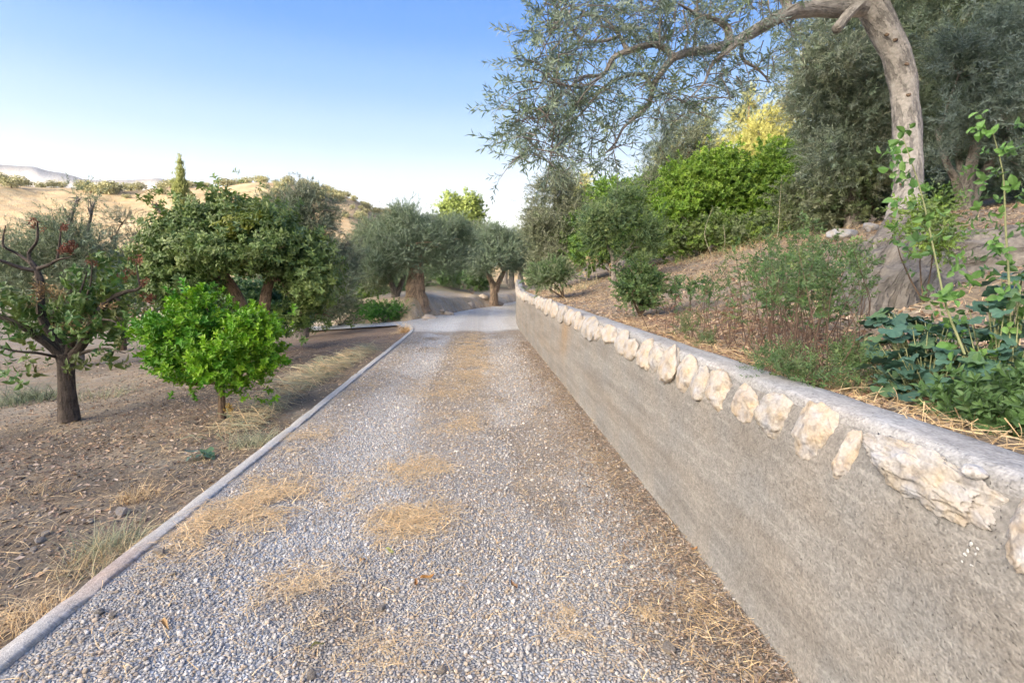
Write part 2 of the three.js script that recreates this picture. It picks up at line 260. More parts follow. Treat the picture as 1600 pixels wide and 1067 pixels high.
function land(x, z) {
  const u = x - bend(z), bump = 0.05 * fbm(x * 0.55, 0, z * 0.55, 3) + 0.02 * fbm(x * 2.3, 4, z * 2.3, 2);
  const wallEnd = smoothstep(-z, 27.5, 30.5);
  const far = farEdge(x), over = far - z;
  let left = -0.06 - 0.1 * Math.min(7, Math.max(0, -x - 2.05)) + bump * smoothstep(-x, 2.1, 3);
  let h;
  if (z > nearEdge(x) || x > -1.9) h = x < kerbX(z) ? left : -0.03;
  else { const t = smoothstep(nearEdge(x) - z, -0.1, 0.7); h = lerp(left, driveY(x) - 0.03, t); }
  if (over > 0) { const rise = (x < -6 ? 0.3 : 0.62) * (0.75 + 0.5 * smoothstep(-x, 0, 3)); h = driveY(x) - 0.03 + rise * smoothstep(over, 0, 1.7) + (bump * 1.8 + 0.05 * ridged(x * 0.9, 2, z * 0.9, 3)) * smoothstep(over, 0.1, 1) + 0.02 * Math.min(over, 30); }
  if (u > 1.30) { const b = bankY(u) + bump * smoothstep(u, 1.6, 2.2) * 1.5; const t = smoothstep(u, 1.30, 1.46); h = lerp(h, lerp(b, Math.max(h, b * smoothstep(u, 2, 9)), wallEnd), t); }
  const d = Math.hypot(x, z);
  if (d > 45 && u < 9) h = lerp(h, h * 0.5 - 3 + 2 * fbm(x * 0.02, 1, z * 0.02, 3), smoothstep(d, 45, 110) * smoothstep(-u, -9, -3));
  return h;
}
const on = (x, z, dy = 0) => [x, land(x, z) + dy, z];
const near = (p, dy = 0) => [p[0], land(p[0], p[2] ?? p[1]) + dy, p[2] ?? p[1]];
function lines(a, b, fine0, fine1, step, grow) { const o = []; for (let x = fine0; x <= fine1 + 1e-6; x += step) o.push(x); let s = step, x = fine0; while (x > a) { s *= grow; x -= s; o.unshift(x); } s = step; x = fine1; while (x < b) { s *= grow; x += s; o.push(x); } return o; }
function sheet(us, zs, f) {                                            // f(u, z) -> [x, y, z, colour]
  const pos = [], uv = [], cs = [], idx = [], w = us.length;
  for (const z of zs) for (const u of us) { const [x, y, zz, c] = f(u, z); pos.push(x, y, zz); uv.push(x, zz); cs.push(...c); }
  for (let j = 0; j < zs.length - 1; j++) for (let i = 0; i < w - 1; i++) { const a = j * w + i; idx.push(a, a + 1, a + w, a + 1, a + w + 1, a + w); }
  const g = new THREE.BufferGeometry(); g.setAttribute('position', new THREE.Float32BufferAttribute(pos, 3)); g.setAttribute('uv', new THREE.Float32BufferAttribute(uv, 2)); g.setAttribute('color', new THREE.Float32BufferAttribute(cs, 3)); g.setIndex(idx); g.computeVertexNormals(); return g;
}
{
  const us = [...lines(-700, 700, -8, 8, 0.16, 1.13), 1.30, 1.34, 1.38, 1.42, 1.46].sort((a, b) => a - b), zs = lines(-900, 90, -24, 3, 0.2, 1.11).reverse();
  const dry = [0.50, 0.415, 0.295], brown = [0.27, 0.208, 0.142], dark = [0.175, 0.14, 0.10], straw = [0.66, 0.52, 0.33], red = [0.37, 0.255, 0.175], green = [0.15, 0.17, 0.08];
  struct('ground', sheet(us, zs, (u, z) => {
    const x = u + (u > 0.5 ? bend(z) : 0), a = 0.5 + 1.2 * fbm(x * 0.35, 3, z * 0.35, 4), b = 0.5 + 1.3 * fbm(x * 1.1, 9, z * 1.1, 3), ub = x - bend(z);
    let c;
    if (ub > 1.3) { c = mixc([0.39, 0.32, 0.24], [0.32, 0.25, 0.18], a); c = mixc(c, straw, clamp(b - 0.5, 0, 0.6)); if (x > 9) c = mixc(c, brown, smoothstep(x, 9, 14)); }
    else if (z < farEdge(x)) { c = mixc([0.76, 0.63, 0.48], [0.70, 0.55, 0.36], clamp(b, 0, 1)); c = mixc(c, mixc(brown, green, clamp(a, 0, 1)), smoothstep(farEdge(x) - z, 3.5, 8) * 0.8); }
    else { c = mixc(mixc(brown, dark, clamp(a, 0, 1)), dry, clamp(b - 0.45, 0, 0.55)); c = mixc(c, red, smoothstep(-z, 10, 14) * 0.7); c = mixc(c, dry, smoothstep(-x, 4.5, 7.5) * smoothstep(-z, 6, 9) * 0.7); }
    return [x, land(x, z), z, c];
  }), M.ground);
}
// the drive: gravel sheet with two clean wheel tracks, dry grass between them and leaf dirt along the wall
const trackDirt = (x, z) => {                                          // 0 clean gravel .. 1 covered with dirt
  const u = x - bend(z) * 0.8, w = 0.10 * fbm(x * 0.8, 1, z * 0.5, 3) * 3, k = smoothstep(-z, 2.5, 8);
  const centre = 1 - smoothstep(Math.abs(u + 0.22 + w), 0.32, 0.55), wallSide = smoothstep(u + w * 1.1, 0.72, 1.08), kerbSide = 1 - smoothstep(u + w * 1.2, -1.55, -1.2);
  const patch = smoothstep(fbm(x * 1.3, 7, z * 0.9, 4), 0.02, 0.28);
  return clamp(Math.max(centre * (0.45 + 0.45 * k), wallSide * 0.9, kerbSide * (0.5 + 0.25 * k), patch * 0.85, 0.38 * smoothstep(u, -0.1, 0.5)) + 0.14 * fbm(x * 4, 2, z * 4, 3), 0, 1);
};
const mainStrip = (z) => [kerbX(z) - 0.04, wallX(z) + 0.05];
{
  const zs = []; for (let z = 4; z > -14; z -= 0.14) zs.push(z); for (let z = -14; z > -36; z -= 0.22) zs.push(z);
  const us = Array.from({ length: 37 }, (_, i) => i / 36);
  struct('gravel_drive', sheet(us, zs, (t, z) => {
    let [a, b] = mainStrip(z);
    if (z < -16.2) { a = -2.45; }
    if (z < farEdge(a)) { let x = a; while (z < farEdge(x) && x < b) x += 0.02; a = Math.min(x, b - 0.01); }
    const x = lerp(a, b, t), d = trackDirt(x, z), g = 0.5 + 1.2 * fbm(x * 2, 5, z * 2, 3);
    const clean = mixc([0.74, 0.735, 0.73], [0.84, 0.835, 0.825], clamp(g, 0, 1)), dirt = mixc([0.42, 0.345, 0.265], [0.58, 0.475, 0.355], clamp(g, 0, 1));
    const brightenedApron = smoothstep(-z + 0.9 * fbm(x * 1.2, 3, z * 1.2, 3), 14.6, 15.2);  // pale concrete, its colour lightened further to make up for tree shade
    return [x, 0.006 + 0.012 * fbm(x * 1.5, 0, z * 1.5, 2) - 0.014 * (1 - smoothstep(Math.abs(Math.abs(x + 0.3) - 0.8), 0.1, 0.4)), z, mixc(mixc(clean, dirt, d), [1.08, 1.06, 1.01], brightenedApron * (1 - 0.35 * d))];
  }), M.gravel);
  // the branch that drops away to the left behind the orchard
  const bs = []; for (let x = -2.45; x > -16; x -= 0.3) bs.push(x);
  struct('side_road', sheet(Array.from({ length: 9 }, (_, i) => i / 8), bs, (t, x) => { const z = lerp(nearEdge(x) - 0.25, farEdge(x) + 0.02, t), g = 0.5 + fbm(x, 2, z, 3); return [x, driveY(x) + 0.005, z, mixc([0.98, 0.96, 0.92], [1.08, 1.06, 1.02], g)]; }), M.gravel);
}
{ // the low concrete kerb along the orchard side, cast in lengths
  const prof = [[-0.055, -0.25], [-0.055, 0.010], [-0.046, 0.024], [0, 0.030], [0.04, 0.027], [0.05, 0.016], [0.056, -0.1]], zs = []; for (let z = 2.5; z > -17.7; z -= 0.09) zs.push(z);
  const pos = [], uv = [], cs = [], idx = []; let run = 0;
  zs.forEach((z, j) => prof.forEach((p, i) => {
    const w = kerbX(z) - 0.06 + 0.018 * fbm(3, 1, z * 0.45, 2), ry = 0.012 * fbm(i * 0.7, 2, z * 2.2, 3) - 0.02 * smoothstep(fbm(i * 0.9, 5, z * 3.5, 3), 0.28, 0.5) + 0.01 * fbm(0, 7, z * 0.4, 2), rx = 0.009 * fbm(i * 1.3, 8, z * 2.6, 3);
    const joint = Math.abs(((z + 40.3) % 2.9) - 0.05) < 0.05 ? -0.014 : 0;
    pos.push(w + p[0] * (1 - joint * 6) + rx, p[1] + ry + joint, z); uv.push(z, p[0] + p[1]);
    const clay = Math.exp(-(((z + 2.75) / 0.35) ** 2)) * smoothstep(fbm(z * 3, i, 4, 3), -0.35, 0.1), k = 0.92 + 0.25 * fbm(z * 1.5, i * 0.8, 3, 3);
    cs.push(...mixc([0.74 * k, 0.70 * k, 0.63 * k], [0.62, 0.46, 0.36], clay * 0.8));
  }));
  const w = prof.length; for (let j = 0; j < zs.length - 1; j++) for (let i = 0; i < w - 1; i++) { const a = j * w + i; idx.push(a, a + 1, a + w, a + 1, a + w + 1, a + w); }
  const g = new THREE.BufferGeometry(); g.setAttribute('position', new THREE.Float32BufferAttribute(pos, 3)); g.setAttribute('uv', new THREE.Float32BufferAttribute(uv, 2)); g.setAttribute('color', new THREE.Float32BufferAttribute(cs, 3)); g.setIndex(idx); g.computeVertexNormals();
  M.kerb = std({ vertexColors: true, map: rep(concreteTex, 2), bumpMap: rep(concreteBump, 2), bumpScale: 0.004 });
  struct('kerb', g, M.kerb);
}
// distant ground: the sunlit hill, pale mountains, and the hillside behind the camera that hides the sun from the drive
const hillRidge = (a) => {                                            // height of the skyline in metres at bearing a (x / -z)
  const P = [[-3, 30], [-1.6, 36], [-0.93, 45.5], [-0.75, 42], [-0.62, 41], [-0.5, 43], [-0.38, 45], [-0.3, 43], [-0.24, 39], [-0.17, 31], [-0.12, 27], [-0.04, 24], [0.1, 23], [0.5, 14]];
  if (a <= P[0][0]) return P[0][1]; for (let i = 0; i < P.length - 1; i++) if (a < P[i + 1][0]) { const t = (a - P[i][0]) / (P[i + 1][0] - P[i][0]); return lerp(P[i][1], P[i + 1][1], t * t * (3 - 2 * t)); } return 14;
};
function hillAt(a, t) {                                               // a bearing, t 0 foot .. 1 ridge .. 1.4 beyond
  const D = 120 + 140 * t, z = -D, x = a * D, H = hillRidge(a) + 1.2 * fbm(a * 9, 1, 4, 3), f = t <= 1 ? Math.pow(smoothstep(t, -0.25, 1.05), 1.2) : 1 - (t - 1) * 0.9;
  const terrace = Math.abs(((H * f / 4.2) % 1) - 0.5) < 0.06 ? -0.5 : 0;
  return [x, -5 + (H + 5) * f + (1.6 * fbm(x * 0.03, 2, z * 0.03, 4) + 1.3 * ridged(x * 0.045, 7, z * 0.02, 3)) * Math.min(1, t * 2) * (1 - 0.6 * t) + terrace, z];
}
{
  const as = []; for (let a = -3; a <= 0.5; a += 0.014) as.push(a); const ts = []; for (let t = 0; t <= 1.4; t += 0.02) ts.push(t);
  struct('hill', sheet(as, ts, (a, t) => { const [x, y, z] = hillAt(a, t), g = 0.5 + 1.3 * fbm(x * 0.03, 4, z * 0.03, 4), b = 0.5 + 1.4 * fbm(x * 0.12, 8, z * 0.12, 3); let c = mixc([0.42, 0.31, 0.18], [0.49, 0.385, 0.235], clamp(g, 0, 1)); c = mixc(c, [0.22, 0.175, 0.09], clamp(1.4 * b - 0.6, 0, 0.8)); return [x, y, z, c]; }), M.hill);
  const ms = []; for (let a = -2.2; a <= 0.2; a += 0.01) ms.push(a);
  struct('mountain', sheet(ms, [0, 0.25, 0.5, 0.75, 0.9, 1, 1.2], (a, t) => {
    const D = 3600 + 900 * t, H = (790 + 150 * smoothstep(-a, 0.6, 0.93)) * (1 + 0.10 * fbm(a * 7, 3, 1, 5)) * smoothstep(-a, 0.12, 0.55), f = t <= 1 ? Math.pow(t, 1.3) : 0.8;
    return [a * D + 60 * fbm(a * 20, t * 5, 2, 3), -20 + H * f + 55 * ridged(a * 14, t * 3, 6, 4) * t * (1 - t), -D, [1, 1, 1]];
  }), M.mountain);
  const q0 = V(0.6, 0, 0.8), s0 = V(-0.8, 0, 0.6), qs = [], ss = []; for (let q = -95; q <= 170; q += 2.5) qs.push(q); for (let s = 16; s <= 120; s += 2) ss.push(s);
  struct('hillside', sheet(qs, ss, (q, s) => {
    const x = q0.x * q + s0.x * s, z = q0.z * q + s0.z * s, full = smoothstep(q, -88, -38), H = 19.5 * full, f = smoothstep(s, 16, 56) * (1 - 0.4 * smoothstep(s, 60, 120));
    return [x, -1.2 + (H + 1.2) * f + 0.9 * fbm(x * 0.08, 5, z * 0.08, 4) * f, z, mixc([0.40, 0.31, 0.19], [0.30, 0.25, 0.14], 0.5 + fbm(x * 0.1, 3, z * 0.1, 3))];
  }), M.hill);
}

// evening haze over the valley
scene.fog = new THREE.FogExp2(new THREE.Color(0.80, 0.86, 1.0), 0.00003);

// ------------------------------------------------------------------ retaining wall
{
  const wall = thing('retaining_wall', 'long rendered concrete retaining wall with a row of limestones under its cap, beside the gravel drive', 'wall', [1.28, 0, 0]);
  const zs = []; for (let z = 2.2; z > -14; z -= 0.05) zs.push(z); for (let z = -14; z >= -28.3; z -= 0.14) zs.push(z);
  const rise = (z) => 0.26 * smoothstep(-z, 14, 27);
  function sweep(prof, colour, wob, cap) {
    const pos = [], uv = [], cs = [], idx = []; let L = 0; const w = prof.length; let vl = [0]; for (let i = 1; i < w; i++) vl.push(vl[i - 1] + Math.hypot(prof[i][0] - prof[i - 1][0], prof[i][1] - prof[i - 1][1]));
    zs.forEach((z, j) => prof.forEach((p, i) => { const e = wob(p, z, i), x = bend(z) + p[0] + e[0], y = p[1] + e[1] + rise(z) * smoothstep(p[1], 0.2, 1); pos.push(x, y, z); uv.push(-z, vl[i]); cs.push(...colour(p, z, i)); }));
    for (let j = 0; j < zs.length - 1; j++) for (let i = 0; i < w - 1; i++) { const a = j * w + i; idx.push(a, a + w, a + 1, a + 1, a + w, a + w + 1); }
    for (const j of [0, zs.length - 1]) { const o = pos.length / 3; prof.forEach((p, i) => { const k = (j * w + i) * 3; pos.push(pos[k], pos[k + 1], pos[k + 2]); uv.push(p[0], p[1]); cs.push(...colour(p, zs[j], i)); }); const c = pos.length / 3, m = prof.reduce((s, p) => [s[0] + p[0] / w, s[1] + p[1] / w], [0, 0]); pos.push(m[0] + bend(zs[j]), m[1] + rise(zs[j]) * smoothstep(m[1], 0.2, 1), zs[j]); uv.push(...m); cs.push(...colour(m, zs[j], 0)); for (let i = 0; i < w - 1; i++) idx.push(o + i, o + i + 1, c); }
    const g = new THREE.BufferGeometry(); g.setAttribute('position', new THREE.Float32BufferAttribute(pos, 3)); g.setAttribute('uv', new THREE.Float32BufferAttribute(uv, 2)); g.setAttribute('color', new THREE.Float32BufferAttribute(cs, 3)); g.setIndex(idx); g.computeVertexNormals(); return g;
  }
  const prof = []; for (let y = -0.3; y <= 0.921; y += 0.0611) prof.push([0, y]); prof.push([0.004, 0.955], [0.018, 0.99], [0.03, 1.02], [0.045, 1.05], [0.055, 1.075], [0.11, 1.078], [0.14, 0.9]);
  const grey = [0.335, 0.31, 0.27], pale = [0.455, 0.435, 0.39], warm = [0.41, 0.345, 0.268], dark = [0.255, 0.234, 0.202];
  part('wall_face', sweep(prof, (p, z, i) => {
    const a = 0.5 + 1.3 * fbm(z * 0.7, p[1] * 2.5, 2, 4), b = 0.5 + 1.4 * fbm(z * 0.35 + p[1] * 0.5, p[1] * 5, 9, 4), s = fbm(z * 0.8 + p[1] * 0.4, p[1] * 11, 5, 4);
    let c = mixc(grey, pale, clamp(a * 0.8, 0, 1)); c = mixc(c, warm, clamp(b - 0.3, 0, 0.8) * smoothstep(-z, 0, 9)); c = mixc(c, warm, 0.45 * smoothstep(-z, 4, 14)); c = mixc(c, dark, clamp(s * 2.2 - 0.1, 0, 0.5)); c = mixc(c, pale, clamp(-s * 2 - 0.15, 0, 0.5));
    const ochre = Math.exp(-(((z + 7.3 + (1 - p[1]) * 0.5) / 0.42) ** 2)) * smoothstep(p[1], 0.2, 0.75) * clamp(0.8 + 1.5 * fbm(z * 4, p[1] * 3, 1, 3), 0, 1);
    return mixc(c, [0.46, 0.31, 0.17], ochre * 0.8);
  }, (p, z, i) => [0.007 * fbm(z * 1.6, p[1] * 3, 3, 4) + 0.003 * fbm(z * 9, p[1] * 11, 3, 2) + (p[1] < 0.06 && p[1] > -0.1 ? -0.012 : 0), p[1] > 0.93 ? 0.014 * fbm(z * 3.1, i, 8, 3) : 0]), M.wall, wall);
  const capP = [[0.05, 1.0], [0.05, 1.072], [0.056, 1.095], [0.075, 1.108], [0.12, 1.112], [0.17, 1.112], [0.235, 1.106], [0.25, 1.09], [0.252, 0.8]];
  part('cap', sweep(capP, (p, z, i) => { const k = 0.9 + 0.35 * fbm(z * 1.3, p[0] * 9, 7, 4), d = clamp(fbm(z * 2.5, p[0] * 14, 2, 3) * 2 - 0.15, 0, 0.6); return mixc([0.60 * k, 0.585 * k, 0.555 * k], [0.36, 0.34, 0.31], d); }, (p, z, i) => [0.012 * fbm(z * 1.9, i * 0.6, 4, 3), 0.010 * fbm(z * 1.4, i * 0.5, 1, 3) + 0.004 * fbm(z * 8, i, 3, 2)]), M.wall, wall);
  // stones: [z, y, half length, half height] as they sit in the row, then smaller ones by rule further off
  const S = [[-1.047, 1.009, 0.046, 0.08], [-1.378, 1.026, 0.225, 0.111], [-1.651, 0.983, 0.052, 0.076], [-1.851, 0.996, 0.113, 0.103], [-2.118, 1.008, 0.114, 0.077], [-2.34, 0.994, 0.12, 0.074], [-2.622, 0.998, 0.134, 0.093], [-2.842, 0.988, 0.098, 0.08], [-3.054, 1.006, 0.117, 0.091], [-3.326, 1.017, 0.149, 0.107], [-3.593, 1.018, 0.113, 0.088], [-3.816, 1.015, 0.135, 0.095], [-4.191, 0.994, 0.188, 0.075], [-4.463, 1.016, 0.193, 0.088], [-4.933, 1.033, 0.271, 0.084], [-5.351, 0.998, 0.173, 0.071], [-5.826, 1.014, 0.357, 0.107], [-6.508, 1.037, 0.317, 0.094], [-7.133, 1.028, 0.304, 0.094], [-7.738, 1.014, 0.298, 0.107]];
  let z = S[S.length - 1][0] - S[S.length - 1][2] - 0.2; const r = rng(41); while (z > -27.6) { const l = 0.17 + 0.2 * r(); S.push([z - l, 1.02 + 0.03 * r() + rise(z), l, 0.075 + 0.045 * r()]); z -= 2 * l + 0.03 + 0.05 * r(); }
  let zb = -0.35; for (let k = 0; k < 7; k++) { const l = 0.07 + 0.1 * r(); S.push([zb + l, 1.0 + 0.03 * r(), l, 0.08 + 0.03 * r()]); zb += 2 * l + 0.07; }
  S.forEach(([sz, sy, hl, hh], k) => {
    const big = hl > 0.18 && sz > -2, deep = Math.min(0.062, 0.036 + 0.17 * Math.min(hl, hh)), cream = [0.62, 0.575, 0.505], pal = [[[0.56, 0.49, 0.40], cream, [0.52, 0.385, 0.25]], [[0.50, 0.46, 0.40], [0.60, 0.565, 0.51], [0.50, 0.41, 0.30]], [[0.58, 0.49, 0.38], [0.63, 0.585, 0.52], [0.54, 0.40, 0.26]]][k % 3];
    const g = rockGeo(100 + k * 7, { detail: big ? 26 : sz > -3 ? 12 : sz > -7 ? 7 : 4, cuts: big ? 22 : 8 + (k % 5), rough: big ? 0.40 : 0.26, freq: big ? 2.1 : 1.6, size: [big ? 0.06 : deep, hh * (big ? 0.80 : 1.22 + 0.2 * rng(k + 9)()), hl * (big ? 1.2 : 1.02 + 0.14 * rng(k + 5)())], pal, depth: 0.72 });
    const m = part('stone', g, M.rock, wall); m.position.set(bend(sz) + 0.03, sy - 0.012, sz + (k === 1 ? 0.015 : 0)); m.rotation.set(k === 1 ? 0.07 : (rng(k)() - 0.5) * 0.35, 0, -0.24);
  });
  const w = rockGeo(9, { detail: 8, size: [0.03, 0.018, 0.03], pal: [[0.62, 0.61, 0.59], [0.68, 0.67, 0.65], [0.5, 0.48, 0.46]] }), q = [-1.213, 1.095, 0.024, 0.015], ws = part('stone', w, M.rock, wall); ws.position.set(0.035, q[1] - 0.012, q[0]);
  // bird droppings: small white crusts on the render
  const blobs = []; const rr = rng(5); for (const [bz, by, s] of [[...[-1.169, 0.907, 0.006, 0.006].slice(0, 2), 0.0052], [...[-1.173, 0.887, 0.005, 0.004].slice(0, 2), 0.0042], [...[-1.178, 0.869, 0.005, 0.005].slice(0, 2), 0.0042], [...[-1.181, 0.849, 0.003, 0.004].slice(0, 2), 0.0032], [...[-1.148, 0.903, 0.004, 0.004].slice(0, 2), 0.0036], [...[-1.149, 0.89, 0.003, 0.004].slice(0, 2), 0.0032], [...[-1.157, 0.855, 0.003, 0.003].slice(0, 2), 0.0032]]) for (let k = 0; k < 2; k++) { const g = new THREE.IcosahedronGeometry(s * (1 - k * 0.3), 2); g.scale(0.5, 1, 0.9); g.translate(-0.002 + 0.007 * fbm(bz * 1.6, by * 3, 3, 4), by + (rr() - 0.5) * s * 1.8, bz + (rr() - 0.5) * s * 1.8); blobs.push(g); }
  const dr = part('bird_dropping', mergeGeometries(blobs), std({ color: col([0.58, 0.575, 0.545]) }), wall); dr.userData.kind = 'stuff';
}

// ------------------------------------------------------------------ colours of leaves (linear)
const C = {
  olive: [[0.19, 0.25, 0.155], [0.14, 0.195, 0.10], [0.255, 0.305, 0.21], [0.12, 0.17, 0.08]],
  silver: [[0.165, 0.225, 0.185], [0.225, 0.285, 0.245], [0.12, 0.17, 0.13], [0.15, 0.19, 0.12]],
  oliveDull: [[0.20, 0.21, 0.135], [0.155, 0.175, 0.105], [0.24, 0.24, 0.165], [0.125, 0.14, 0.08]],
  orange: [[0.13, 0.205, 0.05], [0.10, 0.165, 0.04], [0.19, 0.26, 0.075], [0.24, 0.29, 0.10], [0.10, 0.17, 0.055]],
  orangeYellow: [[0.24, 0.26, 0.035], [0.20, 0.23, 0.03], [0.13, 0.19, 0.03]],
  citrusGreen: [[0.10, 0.29, 0.022], [0.075, 0.23, 0.02], [0.15, 0.36, 0.035], [0.055, 0.17, 0.02]],
  citrusLime: [[0.22, 0.40, 0.02], [0.17, 0.34, 0.018], [0.30, 0.45, 0.03], [0.12, 0.28, 0.018]],
  citrusBank: [[0.19, 0.315, 0.04], [0.14, 0.245, 0.032], [0.27, 0.38, 0.055], [0.09, 0.175, 0.028]],
  young: [[0.075, 0.145, 0.065], [0.06, 0.115, 0.045], [0.10, 0.175, 0.08]],
  greyGreen: [[0.20, 0.245, 0.125], [0.165, 0.20, 0.095], [0.25, 0.275, 0.155]],
  cypress: [[0.24, 0.27, 0.09], [0.185, 0.215, 0.07], [0.30, 0.32, 0.12]],
  pine: [[0.27, 0.27, 0.075], [0.20, 0.21, 0.06], [0.34, 0.33, 0.10]],
  poplar: [[0.20, 0.26, 0.06], [0.16, 0.22, 0.05], [0.24, 0.29, 0.08]],
  persimmon: [[0.085, 0.19, 0.035], [0.06, 0.14, 0.03], [0.12, 0.21, 0.04], [0.15, 0.17, 0.04]],
  russet: [[0.19, 0.07, 0.04], [0.15, 0.055, 0.035], [0.23, 0.11, 0.06]],
  shrub: [[0.085, 0.18, 0.045], [0.065, 0.13, 0.04], [0.115, 0.21, 0.06]],
  weed: [[0.12, 0.185, 0.065], [0.09, 0.15, 0.05], [0.16, 0.215, 0.065]],
  mallow: [[0.05, 0.11, 0.065], [0.04, 0.085, 0.055], [0.065, 0.13, 0.075]],
  straw: [[0.64, 0.46, 0.235], [0.54, 0.375, 0.185], [0.68, 0.53, 0.31], [0.42, 0.295, 0.165]],
  litter: [[0.28, 0.18, 0.11], [0.37, 0.26, 0.17], [0.19, 0.13, 0.09], [0.46, 0.36, 0.27], [0.13, 0.10, 0.08]],
};
const sub = (p, b) => [p[0] - b[0], p[1] - b[1], p[2] - b[2]];

